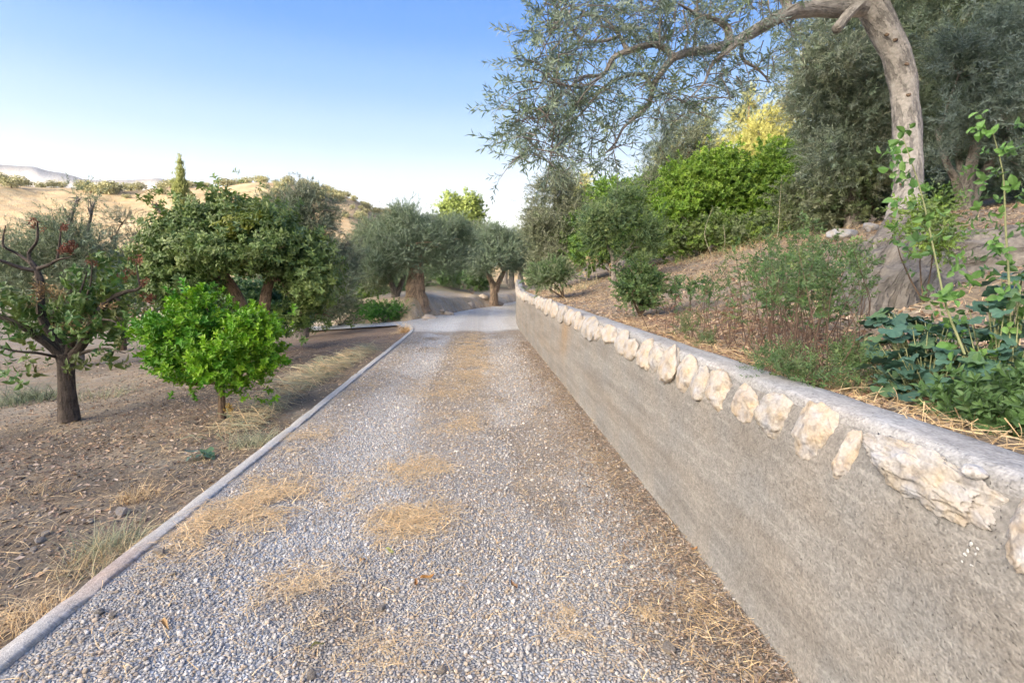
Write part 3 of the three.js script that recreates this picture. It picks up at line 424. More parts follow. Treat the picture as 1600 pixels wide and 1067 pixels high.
// ------------------------------------------------------------------ the near olive on the bank, its bough reaching over the drive
{
  const b = near([4.291, 1.73, -4.9], -0.15), t = thing('olive_tree', 'big olive with bare pale trunk on the bank, long bough over the drive', 'tree', b);
  const L = (pts) => pts.map((p) => sub(p, b));
  part('trunk', limb(L([[4.304, 1.539, -4.9], [4.439, 2.063, -5.1], [4.593, 2.481, -5.3], [4.709, 3.056, -5.5], [4.709, 3.553, -5.6], [4.58, 3.945, -5.6], [4.363, 4.295, -5.6], [4.157, 4.562, -5.6]]), [0.23, 0.155, 0.126, 0.124, 0.128, 0.130, 0.134, 0.14], { radial: 32, step: 0.04, lump: 0.10, freq: 3.2, seed: 4, flare: 0.3 }), M.barkSmooth, t);
  for (const [i, p] of [[4.441, 4.068, -5.47], [4.596, 3.834, -5.48], [4.65, 3.525, -5.48], [4.451, 2.552, -5.22], [4.345, 4.12, -5.48]].entries()) { const k = part('knot', rockGeo(330 + i, { detail: 4, size: [0.026, 0.018, 0.020] }), M.barkBrown, t); k.position.set(...sub(p, b)); }
  // the gnarled old stump that the trunk grew from
  M.root = bark([0.25, 0.23, 0.208], 0.03, 1.6);
  part('stump', limb(L([[3.508, 0.83, -4], [3.582, 1.061, -4.1], [3.802, 1.375, -4.35], [4.072, 1.663, -4.65], [4.284, 1.919, -4.9], [4.443, 2.16, -5.1]]), [0.62, 0.56, 0.46, 0.36, 0.24, 0.15], { radial: 96, step: 0.025, lump: 0.16, freq: 2.2, seed: 11, fissure: 0.2 }), M.root, t);
  part('stump', limb(L([[4.031, 1.456, -4.5], [4.217, 1.476, -4.4], [4.441, 1.492, -4.2], [4.685, 1.523, -4], [5.001, 1.552, -3.8]]), [0.34, 0.40, 0.42, 0.42, 0.40], { radial: 96, step: 0.03, lump: 0.18, freq: 2.4, seed: 17, fissure: 0.17 }), M.root, t);
  for (const [pts, r, s] of [[[[4.343, 1.847, -4.95], [4.363, 1.872, -4.6], [4.598, 1.913, -4.4], [5.098, 1.957, -4.2]], [0.17, 0.12, 0.10, 0.11], 5], [[[4.2, 1.95, -4.9], [3.824, 1.663, -4.6], [3.431, 1.381, -4.25], [2.98, 1.093, -3.8]], [0.17, 0.16, 0.14, 0.08], 6], [[[4.296, 1.79, -4.8], [3.987, 1.49, -4.3], [3.539, 1.13, -3.75]], [0.18, 0.16, 0.09], 7]])
    part('root', limb(L(pts), r, { radial: 48, step: 0.03, lump: 0.22, freq: 4, seed: s, fissure: 0.10 }), M.root, t);
  const main = [[4.238, 4.463, -5.6], [3.834, 4.4, -5.55], [3.256, 4.272, -5.4], [2.873, 4.069, -5.3], [2.542, 3.867, -5.2], [2.321, 3.793, -5.15], [2.003, 3.697, -5.05], [1.868, 3.633, -5]];
  const boughDefs = [
    [main, [0.105, 0.092, 0.072, 0.060, 0.050, 0.042, 0.038, 0.036]],
    [[[1.868, 3.633, -5], [1.791, 3.71, -5], [1.656, 3.724, -4.95], [1.456, 3.654, -4.9], [1.26, 3.557, -4.85], [1.157, 3.394, -4.8], [0.957, 3.33, -4.7], [0.761, 3.149, -4.6], [0.648, 3.021, -4.5], [0.55, 2.811, -4.4]], [0.036, 0.03, 0.03, 0.027, 0.024, 0.018, 0.014, 0.010, 0.007, 0.004]],
    [[[1.868, 3.633, -5], [1.762, 3.505, -5], [1.686, 3.378, -5], [1.661, 3.233, -5], [1.543, 3.106, -4.95], [1.38, 2.963, -4.9], [1.297, 2.817, -4.85], [1.156, 2.679, -4.8]], [0.036, 0.028, 0.024, 0.020, 0.016, 0.013, 0.010, 0.004]],
    [[[1.681, 3.355, -5], [1.6, 3.491, -5.05], [1.409, 3.469, -5.05], [1.208, 3.349, -5], [1.113, 3.238, -5], [1.002, 3.112, -4.95], [0.815, 2.924, -4.9]], [0.02, 0.018, 0.016, 0.014, 0.011, 0.008, 0.004]],
    [[[1.396, 3.647, -4.9], [1.349, 3.809, -5], [1.225, 3.972, -5.05], [1.065, 4.046, -5.1], [0.833, 4.122, -5.1], [0.785, 4.148, -5.1]], [0.022, 0.018, 0.014, 0.011, 0.008, 0.004]],
    [[[1.343, 3.795, -4.98], [1.134, 3.673, -4.8], [0.915, 3.592, -4.6], [0.759, 3.674, -4.5], [0.659, 3.581, -4.4], [0.543, 3.438, -4.3]], [0.016, 0.014, 0.011, 0.009, 0.006, 0.003]],
    [[[1.158, 3.388, -4.8], [0.927, 3.215, -4.6], [0.7, 3.165, -4.4], [0.581, 3.176, -4.3], [0.492, 3.043, -4.2]], [0.013, 0.010, 0.008, 0.006, 0.003]],
    [[[2.503, 3.86, -5.2], [2.476, 3.994, -5.2], [2.285, 4.029, -5.1], [2.085, 4.021, -5], [1.859, 4.059, -4.9]], [0.045, 0.036, 0.026, 0.018, 0.01]],
    [[[2.11, 3.737, -5.1], [2.125, 3.967, -5.1], [2.115, 4.307, -5.1]], [0.013, 0.011, 0.009]],
    [[[1.718, 3.71, -4.95], [1.711, 3.887, -4.95], [1.714, 4.133, -4.95]], [0.011, 0.009, 0.007]],
    [[[1.985, 3.685, -5.05], [2.08, 3.953, -5.2], [2.065, 4.203, -5.3]], [0.012, 0.010, 0.007]],
    [[[2.568, 3.862, -5.2], [2.403, 3.722, -5.1], [2.243, 3.569, -5], [2.154, 3.394, -4.95], [1.957, 3.202, -4.9]], [0.036, 0.024, 0.016, 0.010, 0.005]],
    [[[2.656, 3.921, -5.25], [2.692, 3.775, -5.3], [2.919, 3.709, -5.4], [3.122, 3.612, -5.5]], [0.026, 0.018, 0.014, 0.006]],
    [[[3.224, 4.247, -5.4], [3.144, 4.408, -5.4], [2.875, 4.554, -5.3]], [0.05, 0.045, 0.04]],
    [[[4.159, 4.543, -5.6], [4.114, 4.942, -5.7], [4.353, 5.645, -5.9], [4.188, 6.733, -6.1]], [0.15, 0.13, 0.10, 0.05]],
    [[[4.111, 4.485, -5.55], [3.895, 4.305, -5.45], [3.728, 4.116, -5.4]], [0.062, 0.054, 0.052]],
  ];
  for (const [k, [pts, r]] of boughDefs.entries()) part(k < 1 ? 'bough' : 'branch', limb(L(pts), r, { radial: k < 1 ? 16 : 8, step: 0.04, lump: 0.10, freq: 4, seed: 20 + k }), k < 1 || k > 12 ? M.barkSmooth : M.barkOlive, t);
  // hanging shoots and the leaves on them
  const r = rng(808), list = [], shoots = [];
  const shoot = (o, dir, len) => {
    const pts = [o.clone()], d = dir.clone(); let p = o.clone(); const n = Math.max(3, Math.round(len / 0.062));
    for (let i = 0; i < n; i++) { d.y -= 0.14; d.x += gauss(r) * 0.10; d.z += gauss(r) * 0.10; d.normalize(); p = p.clone().addScaledVector(d, len / n); pts.push(p); const k = 0.25 + 0.75 * i / n; if (r() < k) list.push([p.x, p.y, p.z, aim(V(d.x + gauss(r) * 0.35, d.y + 0.15 + gauss(r) * 0.35, d.z + gauss(r) * 0.35).normalize(), r), 0.7 + 0.45 * r(), tint(r() < 0.5 ? C.silver : C.olive, r, 0.25)]); }
    shoots.push(limb([pts[0], pts[Math.floor(n / 2)], pts[n]], [0.0055, 0.004, 0.0018], { radial: 4, step: 0.12, lump: 0 }));
  };
  for (const [k, [pts]] of boughDefs.entries()) {
    if (k === 15 || k === 14 || k === 0) continue;
    const c = new THREE.CatmullRomCurve3(L(pts).map((p) => V(...p)), false, 'centripetal'), len = c.getLength(), n = Math.round(len * 15);
    for (let i = 0; i < n; i++) { const u = (i + r()) / n; if (r() > 0.25 + 0.8 * u) continue; const o = c.getPoint(u); shoot(o, V(gauss(r) * 0.8 - 0.05, 0.45 + gauss(r) * 0.7, gauss(r) * 0.8), 0.18 + 0.32 * r()); }
  }
  const clumps = [[0.494, 2.979, -4.3, 0.172, 0.296, 0.35], [0.532, 2.724, -4.3, 0.193, 0.226, 0.35], [0.732, 3.673, -4.6, 0.23, 0.259, 0.5], [0.764, 3.304, -4.5, 0.281, 0.309, 0.45], [0.781, 2.951, -4.7, 0.352, 0.323, 0.5], [1.086, 4, -5, 0.438, 0.219, 0.5], [1.536, 4.015, -5, 0.438, 0.25, 0.5], [1.199, 3.186, -4.9, 0.367, 0.367, 0.4], [1.906, 3.887, -5, 0.375, 0.312, 0.6], [1.893, 3.258, -4.9, 0.306, 0.337, 0.4], [2.239, 3.414, -5, 0.281, 0.281, 0.5], [2.954, 3.697, -5.4, 0.304, 0.27, 0.5], [2.486, 4.169, -5.2, 0.39, 0.228, 0.5], [2.87, 4.24, -5.2, 0.325, 0.195, 0.5], [1.068, 2.649, -4.8, 0.27, 0.15, 0.4], [0.652, 2.631, -4.5, 0.169, 0.141, 0.3]];
  const dens = [16, 20, 22, 26, 22, 30, 32, 18, 30, 24, 20, 12, 26, 16, 10, 9];
  clumps.forEach((c, k) => { for (let i = 0; i < dens[k] * 1.15; i++) { const d = V(gauss(r), gauss(r), gauss(r)).normalize(), q = Math.cbrt(r()); shoot(V(c[0] + d.x * q * c[3] - b[0], c[1] + d.y * q * c[4] - b[1], c[2] + d.z * q * c[5] - b[2]), V(gauss(r) * 0.8, 0.3 + gauss(r) * 0.6, gauss(r) * 0.7), 0.14 + 0.26 * r()); } });
  const sh = part('shoots', mergeGeometries(shoots), M.twig, t); sh.userData.kind = 'stuff';
  instanced('foliage', SPRIG.olive, M.leaf, list, t);
  // upper crown, above the picture, that shades what is below
  foliage(t, [[3.6, 5.6, -5.4, 1.5, 0.9, 1.3], [5.2, 5.9, -6.2, 1.6, 1.0, 1.4]], { geo: SPRIG.oliveFar, n: 2600, pal: C.olive, seed: 5, subR: 0.3 });
}

// ------------------------------------------------------------------ trees
function tree(name, label, category, base, { trunks = [], forks, clumps, leaf, barkMat = M.barkOlive, bough = {}, extra = [], group }) {
  const t = thing(name, label, category, base, group);
  trunks.forEach(([pts, rad, o], k) => part('trunk', limb(pts.map((p) => sub(p, base)), rad, { radial: 12, step: 0.1, seed: k * 7 + 3, lump: 0.1, ...o }), barkMat, t));
  if (forks) boughs(t, forks, bough.to ?? clumps, { mat: barkMat, ...bough });
  foliage(t, clumps, leaf); for (const [c, l] of extra) foliage(t, c, l);
  return t;
}

{ // the old olive at the bend
  const b = near([-2.379, 0.735, -20.5], -0.1), g = b[1];
  tree('old_olive_tree', 'old olive with a thick twisted trunk at the bend of the drive', 'tree', b, {
    trunks: [[[[b[0] + 0.05, g - 0.5, b[2]], [b[0], g + 0.5, b[2]], [-2.358, 1.613, -20.5], [-2.343, 2.234, -20.5]], [0.40, 0.31, 0.27, 0.30], { radial: 26, step: 0.05, lump: 0.2, freq: 2.5, ridge: 0.28, flare: 0.15 }]],
    forks: [[-2.395, 2.159, -20.5], [-2.22, 2.209, -20.5]], barkMat: M.barkTan, bough: { r0: 0.12, r1: 0.03, twigs: 4, seed: 3 },
    clumps: [[-2.554, 3.703, -20.5, 0.974, 0.769, 1.1], [-3.277, 2.955, -20.3, 1.066, 0.964, 1.1], [-1.581, 3.099, -20.5, 1.23, 1.025, 1.2], [-0.728, 2.624, -20.8, 0.832, 1.04, 1], [-3.632, 2.098, -20.1, 0.854, 0.955, 0.9], [-2.224, 2.912, -19.6, 1.347, 0.931, 0.7], [-1.103, 3.64, -21, 0.84, 0.578, 0.8], [-2.74, 2.283, -19.8, 0.644, 0.644, 0.6], [-1.244, 2.099, -20, 0.85, 0.65, 0.8]],
    leaf: { geo: SPRIG.oliveFar, n: 9000, pal: C.olive, seed: 11, subR: 0.3, subN: 22, scale: [0.75, 1.15], up: 0.5 },
  });
}
{ // smaller olive beside it
  const b = near([-3.34, 0.431, -21.5], -0.1);
  tree('olive_tree', 'smaller olive with a forked leaning trunk, close behind the old olive at the bend', 'tree', b, {
    trunks: [[[b, [-3.377, 0.959, -21.5], [-3.601, 1.613, -21.4]], [0.2, 0.13, 0.10]], [[[-3.332, 0.695, -21.5], [-3.124, 1.219, -21.6], [-2.97, 1.613, -21.7]], [0.14, 0.10, 0.08]]], forks: [[-3.576, 1.561, -21.4]], bough: { r0: 0.08, r1: 0.03, seed: 8 },
    clumps: [[-4.024, 2.394, -21.6, 0.972, 1.215, 1.1], [-4.486, 1.873, -21.5, 0.806, 1.075, 1], [-3.592, 1.613, -21.2, 0.848, 0.583, 0.7], [-4.339, 3.065, -22, 0.77, 0.825, 1]],
    leaf: { geo: SPRIG.oliveFar, n: 4200, pal: C.greyGreen.concat(C.olive), seed: 13, subR: 0.32, subN: 22, scale: [0.75, 1.15], up: 0.2 },
  });
}
{ // olive with the tan V-shaped trunk, further round the bend
  const b = near([0.931, 0.717, -27], -0.1);
  tree('olive_tree', 'olive with a short V-forked tan trunk, standing beyond the end of the drive', 'tree', b, {
    trunks: [[[b, [0.866, 1.051, -27], [0.601, 1.683, -27]], [0.26, 0.17, 0.13]], [[[0.965, 0.784, -27], [1.135, 1.151, -27], [1.449, 1.784, -27.2]], [0.2, 0.15, 0.11]]], forks: [[0.601, 1.683, -27], [1.449, 1.784, -27.2]], barkMat: M.barkTan, bough: { r0: 0.1, r1: 0.03, seed: 18 },
    clumps: [[0.878, 3.589, -27, 1.012, 0.877, 1], [0.205, 2.591, -26.6, 0.931, 1.197, 1.1], [1.541, 2.774, -27, 1.215, 1.215, 1.2], [2.319, 2.63, -27.5, 0.894, 1.238, 1.1], [0.84, 2.412, -26, 1.105, 0.78, 0.8]],
    leaf: { geo: SPRIG.oliveFar, n: 6000, pal: C.olive, seed: 17, subR: 0.35, subN: 20, scale: [0.85, 1.3], up: 0.45 },
  });
}
{ // spreading orange tree in the orchard
  const b = near([-4.707, -0.131, -11], -0.1);
  tree('orange_tree', 'large spreading dark green citrus tree with two bare brown trunks, behind the small bright citrus', 'tree', b, {
    trunks: [[[[-4.786, 0.074, -11], [-4.842, 0.814, -11], [-4.97, 1.213, -11], [-5.125, 1.607, -10.9]], [0.19, 0.135, 0.11, 0.085], { ridge: 0.15 }], [[[-4.555, 0.004, -11], [-4.429, 0.812, -11], [-4.349, 1.277, -11], [-4.227, 1.607, -11]], [0.17, 0.12, 0.105, 0.08], { ridge: 0.15 }]],
    forks: [[-5.102, 1.581, -10.9], [-4.228, 1.58, -11]], barkMat: bark([0.40, 0.285, 0.20], 0.012, 2.5), bough: { r0: 0.06, r1: 0.02, twigs: 4, seed: 31 },
    clumps: [[-5.759, 2.2, -11, 0.907, 0.578, 0.9], [-5.122, 2.761, -11.2, 0.812, 0.504, 0.9], [-5.997, 1.734, -10.8, 0.648, 0.675, 0.8], [-4.401, 2.435, -10.8, 0.837, 0.621, 0.9], [-3.765, 1.989, -10.7, 0.802, 0.669, 0.9], [-3.306, 1.736, -10.8, 0.54, 0.54, 0.7], [-3.365, 1.326, -10.6, 0.53, 0.398, 0.7], [-5.156, 2.071, -10.4, 0.728, 0.39, 0.7], [-5.202, 3.213, -11.3, 0.311, 0.17, 0.3], [-6.233, 2.504, -11, 0.412, 0.357, 0.5], [-6.602, 3.056, -11.2, 0.126, 0.126, 0.15], [-3.577, 0.765, -10.7, 0.455, 0.214, 0.4], [-3.148, 0.786, -10.9, 0.273, 0.191, 0.3], [-5.797, 1.33, -10.6, 0.636, 0.398, 0.7], [-4.324, 1.969, -10.2, 0.765, 0.178, 0.5], [-6.283, 1.29, -10.7, 0.401, 0.455, 0.5]],
    leaf: { geo: SPRIG.orange, n: 5600, pal: C.orange, seed: 33, subR: 0.28, subN: 14, scale: [0.75, 1.2], up: 0.1, mat: M.leafGlossy },
    extra: [[[[-4.527, 2.43, -10.3, 0.258, 0.283, 0.25], [-4.513, 1.968, -10.2, 0.178, 0.128, 0.15], [-4.227, 2.586, -10.4, 0.208, 0.13, 0.15]], { geo: SPRIG.orange, n: 150, pal: C.orangeYellow, seed: 35, subR: 0.16, subN: 6, mat: M.leafGlossy }]],
  });
}
{ // small bright citrus by the kerb
  const b = near([-3.185, -0.154, -6.45], -0.03);
  const t = tree('small_citrus_tree', 'small bright green citrus tree with a heart-shaped crown on a thin trunk, on leaf-strewn soil', 'tree', b, {
    trunks: [[[b, [-3.17, 0.066, -6.45], [-3.158, 0.349, -6.45]], [0.052, 0.040, 0.036], { radial: 14, step: 0.04 }]], forks: [[-3.162, 0.285, -6.45]], barkMat: M.barkBrown, bough: { r0: 0.022, r1: 0.010, twigs: 3, seed: 41 },
    clumps: [[-3.739, 0.895, -6.5, 0.368, 0.321, 0.336], [-3.463, 1.117, -6.5, 0.279, 0.293, 0.272], [-3.302, 1.28, -6.5, 0.165, 0.196, 0.16], [-3.388, 0.817, -6.5, 0.292, 0.307, 0.32], [-3.615, 0.534, -6.4, 0.287, 0.206, 0.272], [-3.502, 0.313, -6.3, 0.221, 0.135, 0.2]],
    leaf: { geo: SPRIG.citrus, n: 820, pal: C.citrusGreen.concat(C.citrusLime), seed: 43, subR: 0.13, subN: 7, scale: [0.7, 1.15], up: 0.75, mat: M.leafGlossy },
    extra: [[[[-2.741, 0.839, -6.4, 0.287, 0.289, 0.304], [-3.011, 0.556, -6.15, 0.348, 0.225, 0.272], [-2.707, 0.561, -6.4, 0.225, 0.261, 0.24], [-2.723, 0.295, -6.4, 0.162, 0.151, 0.16], [-2.582, 1.004, -6.45, 0.151, 0.166, 0.144], [-2.835, 1.061, -6.5, 0.152, 0.154, 0.144]], { geo: SPRIG.citrus, n: 740, pal: C.citrusLime.concat(C.citrusLime, C.citrusGreen.slice(0, 1)), seed: 47, subR: 0.13, subN: 7, scale: [0.7, 1.1], up: 0.75, mat: M.leafGlossy }]],
  });
  const r = rng(3), dead = []; for (let i = 0; i < 5; i++) { const p = [-3.104, 0.021, -6.4]; dead.push([p[0] + r() * 0.06 - b[0], p[1] - r() * 0.08 - b[1], p[2] - b[2], aim(V(gauss(r), -1, gauss(r)).normalize(), r), 0.6, [0.5, 0.33, 0.08]]); }
  instanced('dead_leaves', SPRIG.driedLeaf, M.leafDry, dead, t);
}
{ // persimmon, half bare
  const b = near([-5.634, -0.327, -7.3], -0.05), t = thing('persimmon_tree', 'half-bare dark fruit tree with a thick short trunk and drooping leaves, at the orchard edge', 'tree', b);
  const L = (p) => p.map((q) => sub(q, b));
  part('trunk', limb(L([[-5.639, -0.382, -7.3], [-5.634, -0.011, -7.3], [-5.613, 0.347, -7.3], [-5.608, 0.55, -7.3]]), [0.118, 0.098, 0.095, 0.115], { radial: 18, step: 0.05, lump: 0.1, freq: 5, flare: 0.08 }), M.barkDark, t);
  const limbs = [
    [[[-5.632, 0.48, -7.3], [-5.698, 0.67, -7.2], [-5.822, 0.854, -7.1], [-5.884, 0.966, -7], [-6.087, 1.123, -6.9]], [0.075, 0.06, 0.05, 0.04, 0.03]],
    [[[-5.612, 0.515, -7.3], [-5.717, 0.762, -7.3], [-5.837, 1.006, -7.3], [-5.839, 1.281, -7.3], [-5.812, 1.52, -7.3], [-5.838, 1.655, -7.3], [-5.911, 1.79, -7.3]], [0.07, 0.055, 0.05, 0.048, 0.045, 0.04, 0.03]],
    [[[-5.838, 1.655, -7.3], [-5.965, 1.704, -7.2], [-6.09, 1.784, -7.1], [-6.163, 1.845, -7]], [0.03, 0.024, 0.02, 0.015]],
    [[[-5.912, 1.773, -7.3], [-6.066, 1.89, -7.3], [-6.129, 1.975, -7.2], [-6.122, 2.098, -7.2], [-6.074, 2.245, -7.2]], [0.024, 0.018, 0.014, 0.010, 0.005]],
    [[[-5.912, 1.773, -7.3], [-5.915, 1.89, -7.3], [-5.802, 2.041, -7.3], [-5.768, 2.207, -7.3], [-5.764, 2.314, -7.3]], [0.026, 0.020, 0.016, 0.012, 0.006]],
    [[[-5.826, 1.689, -7.3], [-5.684, 1.739, -7.3], [-5.556, 1.807, -7.3], [-5.391, 1.841, -7.3]], [0.028, 0.022, 0.018, 0.008]],
    [[[-5.574, 1.79, -7.3], [-5.533, 1.941, -7.3], [-5.499, 2.109, -7.3], [-5.47, 2.233, -7.3]], [0.018, 0.015, 0.011, 0.006]],
    [[[-5.595, 0.514, -7.3], [-5.731, 0.732, -7.4], [-5.885, 0.944, -7.5], [-5.815, 1.122, -7.5], [-5.619, 1.236, -7.5], [-5.573, 1.517, -7.5]], [0.06, 0.045, 0.036, 0.03, 0.024, 0.01]],
    [[[-5.562, 0.514, -7.3], [-5.451, 0.748, -7.25], [-5.294, 0.968, -7.2], [-5.28, 1.267, -7.2], [-5.137, 1.646, -7.2]], [0.055, 0.045, 0.03, 0.02, 0.008]],
    [[[-5.549, 0.479, -7.3], [-5.272, 0.709, -7.2], [-5.12, 1.01, -7.2], [-4.98, 1.198, -7.2], [-4.838, 1.316, -7.2], [-4.67, 1.384, -7.2], [-4.52, 1.418, -7.2], [-4.423, 1.503, -7.2]], [0.06, 0.055, 0.045, 0.036, 0.032, 0.026, 0.022, 0.014]],
    [[[-4.484, 1.452, -7.2], [-4.5, 1.646, -7.2], [-4.504, 1.773, -7.2]], [0.014, 0.010, 0.005]],
    [[[-4.822, 1.316, -7.2], [-4.716, 1.231, -7.2], [-4.607, 1.179, -7.2]], [0.02, 0.014, 0.008]],
    [[[-5.531, 0.496, -7.3], [-5.13, 0.61, -7.1], [-4.747, 0.66, -6.9], [-4.49, 0.614, -6.8]], [0.028, 0.02, 0.014, 0.006]],
    [[[-5.648, 0.48, -7.3], [-5.692, 0.596, -7], [-5.829, 0.661, -6.8], [-5.959, 0.741, -6.7]], [0.022, 0.016, 0.012, 0.008]],
    [[[-5.165, 0.967, -7.2], [-4.78, 1.025, -7], [-4.525, 0.933, -6.9]], [0.02, 0.012, 0.006]], [[[-5.273, 1.097, -7.2], [-5.043, 1.48, -7.1], [-4.978, 1.81, -7.1]], [0.015, 0.01, 0.004]],
  ];
  for (const [k, [p, r]] of limbs.entries()) part('branch', limb(L(p), r, { radial: 8, step: 0.04, lump: 0.14, freq: 6, seed: 60 + k }), M.barkDark, t);
  foliage(t, [[-5.814, 0.464, -6.8, 0.17, 0.136, 0.2], [-5.268, 0.439, -7.1, 0.213, 0.124, 0.2], [-4.637, 0.575, -6.9, 0.19, 0.172, 0.2], [-4.896, 1.646, -7.2, 0.18, 0.288, 0.25], [-5.332, 1.537, -7.2, 0.108, 0.27, 0.2], [-5.247, 1.262, -7.3, 0.31, 0.237, 0.35], [-5.092, 0.881, -7.2, 0.36, 0.234, 0.35], [-5.925, 1.279, -7, 0.228, 0.263, 0.3], [-5.837, 0.367, -7.2, 0.234, 0.108, 0.2], [-6.118, 1.071, -7.6, 0.342, 0.285, 0.3], [-4.623, 1.093, -7.2, 0.198, 0.198, 0.25], [-5.893, 0.888, -6.8, 0.119, 0.289, 0.25], [-5.841, 0.89, -7.6, 0.38, 0.285, 0.3], [-4.911, 1.168, -7.4, 0.278, 0.185, 0.3], [-5.167, 1.385, -7.5, 0.281, 0.281, 0.3]], { geo: SPRIG.persimmon, n: 430, pal: C.persimmon, seed: 51, subR: 0.17, subN: 5, up: -0.35, out: 0.4, scale: [0.5, 0.85] });
  foliage(t, [[-5.009, 1.018, -7.1, 0.39, 0.302, 0.3], [-5.336, 0.987, -7, 0.297, 0.315, 0.3], [-4.63, 1.202, -7.1, 0.266, 0.177, 0.25], [-5.694, 1.278, -7, 0.315, 0.297, 0.3]], { geo: SPRIG.driedLeaf, n: 48, pal: [[0.24, 0.155, 0.075], [0.20, 0.17, 0.07], [0.29, 0.21, 0.11]], seed: 57, subR: 0.1, subN: 3, up: -0.4, scale: [0.7, 1.1], mat: M.leafDry, name: 'withered_leaves' });
  foliage(t, [[-5.35, 1.978, -7.2, 0.108, 0.081, 0.09], [-5.407, 2.184, -7.2, 0.027, 0.072, 0.04], [-4.683, 1.587, -7.2, 0.09, 0.054, 0.09], [-4.405, 1.52, -7.2, 0.036, 0.09, 0.05], [-4.504, 1.773, -7.2, 0.018, 0.072, 0.03], [-4.397, 1.324, -7.2, 0.126, 0.045, 0.08], [-5.014, 1.769, -7.1, 0.035, 0.106, 0.04], [-5.773, 2.231, -7.3, 0.018, 0.064, 0.03]], { geo: SPRIG.driedLeaf, n: 36, pal: C.russet, seed: 53, subR: 0.05, subN: 4, up: -0.1, scale: [0.5, 0.85], mat: M.leafDry, name: 'withered_leaves' });
}
{ // olives behind the persimmon and the orange tree
  const b = near([-10.541, 0.123, -14], -0.1);
  tree('olive_tree', 'loose grey-green olive with airy top shoots, behind the half-bare fruit tree', 'tree', b, {
    trunks: [[[b, [-10.44, 0.788, -14], [-10.417, 1.608, -14]], [0.22, 0.16, 0.12]]], forks: [[-10.426, 1.527, -14]], bough: { r0: 0.08, r1: 0.02, twigs: 7, seed: 71 },
    clumps: [[-11.142, 1.77, -14, 1.05, 1.085, 1.1], [-10.181, 2.095, -14, 0.963, 1.015, 1.1], [-9.449, 1.608, -14, 0.91, 0.787, 1], [-10.627, 2.972, -14, 0.35, 0.525, 0.4], [-10.025, 3.608, -14, 0.455, 0.245, 0.35], [-9.662, 3.407, -14, 0.28, 0.175, 0.25], [-11.852, 2.251, -14, 0.63, 0.63, 0.8], [-10.304, 3.133, -14, 0.28, 0.42, 0.3], [-11.662, 1.128, -13.8, 0.69, 0.69, 0.8], [-10.156, 0.971, -13.6, 1.02, 0.68, 0.7], [-9.023, 1.114, -14, 0.525, 0.63, 0.8]],
    leaf: { geo: SPRIG.oliveFar, n: 5400, pal: C.greyGreen.concat(C.olive), seed: 73, subR: 0.3, subN: 18, scale: [0.7, 1.0], up: 0.4, gap: 0.0 },
  });
  const b2 = near([-11.32, 0.202, -17], -0.1);
  tree('olive_tree', 'thin sparse olive showing brown twigs against the dry hill, beside the spreading citrus', 'tree', b2, {
    trunks: [[[b2, [-11.187, 1.211, -17], [-11.123, 2.106, -17]], [0.14, 0.09, 0.05]]], forks: [[-11.132, 2.007, -17], [-11.188, 1.411, -17]], bough: { r0: 0.035, r1: 0.012, twigs: 12, seed: 75 }, barkMat: M.barkBrown,
    clumps: [[-10.938, 3.281, -17, 0.552, 0.34, 0.6], [-11.267, 2.792, -17, 0.34, 0.425, 0.5], [-10.707, 2.697, -17, 0.34, 0.34, 0.5], [-10.901, 1.61, -17, 0.85, 0.85, 1], [-10.369, 2.206, -17, 0.297, 0.425, 0.5]],
    leaf: { geo: SPRIG.oliveFar, n: 900, pal: C.oliveDull, seed: 77, subR: 0.25, subN: 8, scale: [0.6, 0.95], up: 0.5 },
  });
  const b3 = near([-5.71, -0.249, -17], -0.1);
  tree('olive_tree', 'tall grey olive rising behind the spreading citrus, its top against the pale hill', 'tree', b3, {
    trunks: [[[b3, [-5.646, 0.996, -17], [-5.623, 2.219, -17]], [0.26, 0.19, 0.14]]], forks: [[-5.634, 2.016, -17]], bough: { r0: 0.09, r1: 0.02, twigs: 8, seed: 81 },
    clumps: [[-5.929, 3.908, -17, 0.637, 0.637, 0.7], [-5.29, 4.111, -17, 0.51, 0.51, 0.6], [-5.532, 3.22, -17, 1.062, 0.765, 1], [-4.6, 1.815, -17, 0.765, 1.275, 1], [-4.913, 2.839, -17.2, 0.602, 0.731, 0.8], [-4.882, 1.002, -16.8, 0.924, 0.84, 0.9], [-6.298, 3.61, -17, 0.34, 0.637, 0.5], [-4.299, 2.345, -17.5, 0.438, 0.875, 0.7], [-5.112, 3.719, -17, 0.85, 0.637, 0.7]],
    leaf: { geo: SPRIG.oliveFar, n: 5200, pal: C.oliveDull.concat(C.olive), seed: 83, subR: 0.3, subN: 18, scale: [0.75, 1.1], up: 0.5, gap: 0.0 },
  });
}
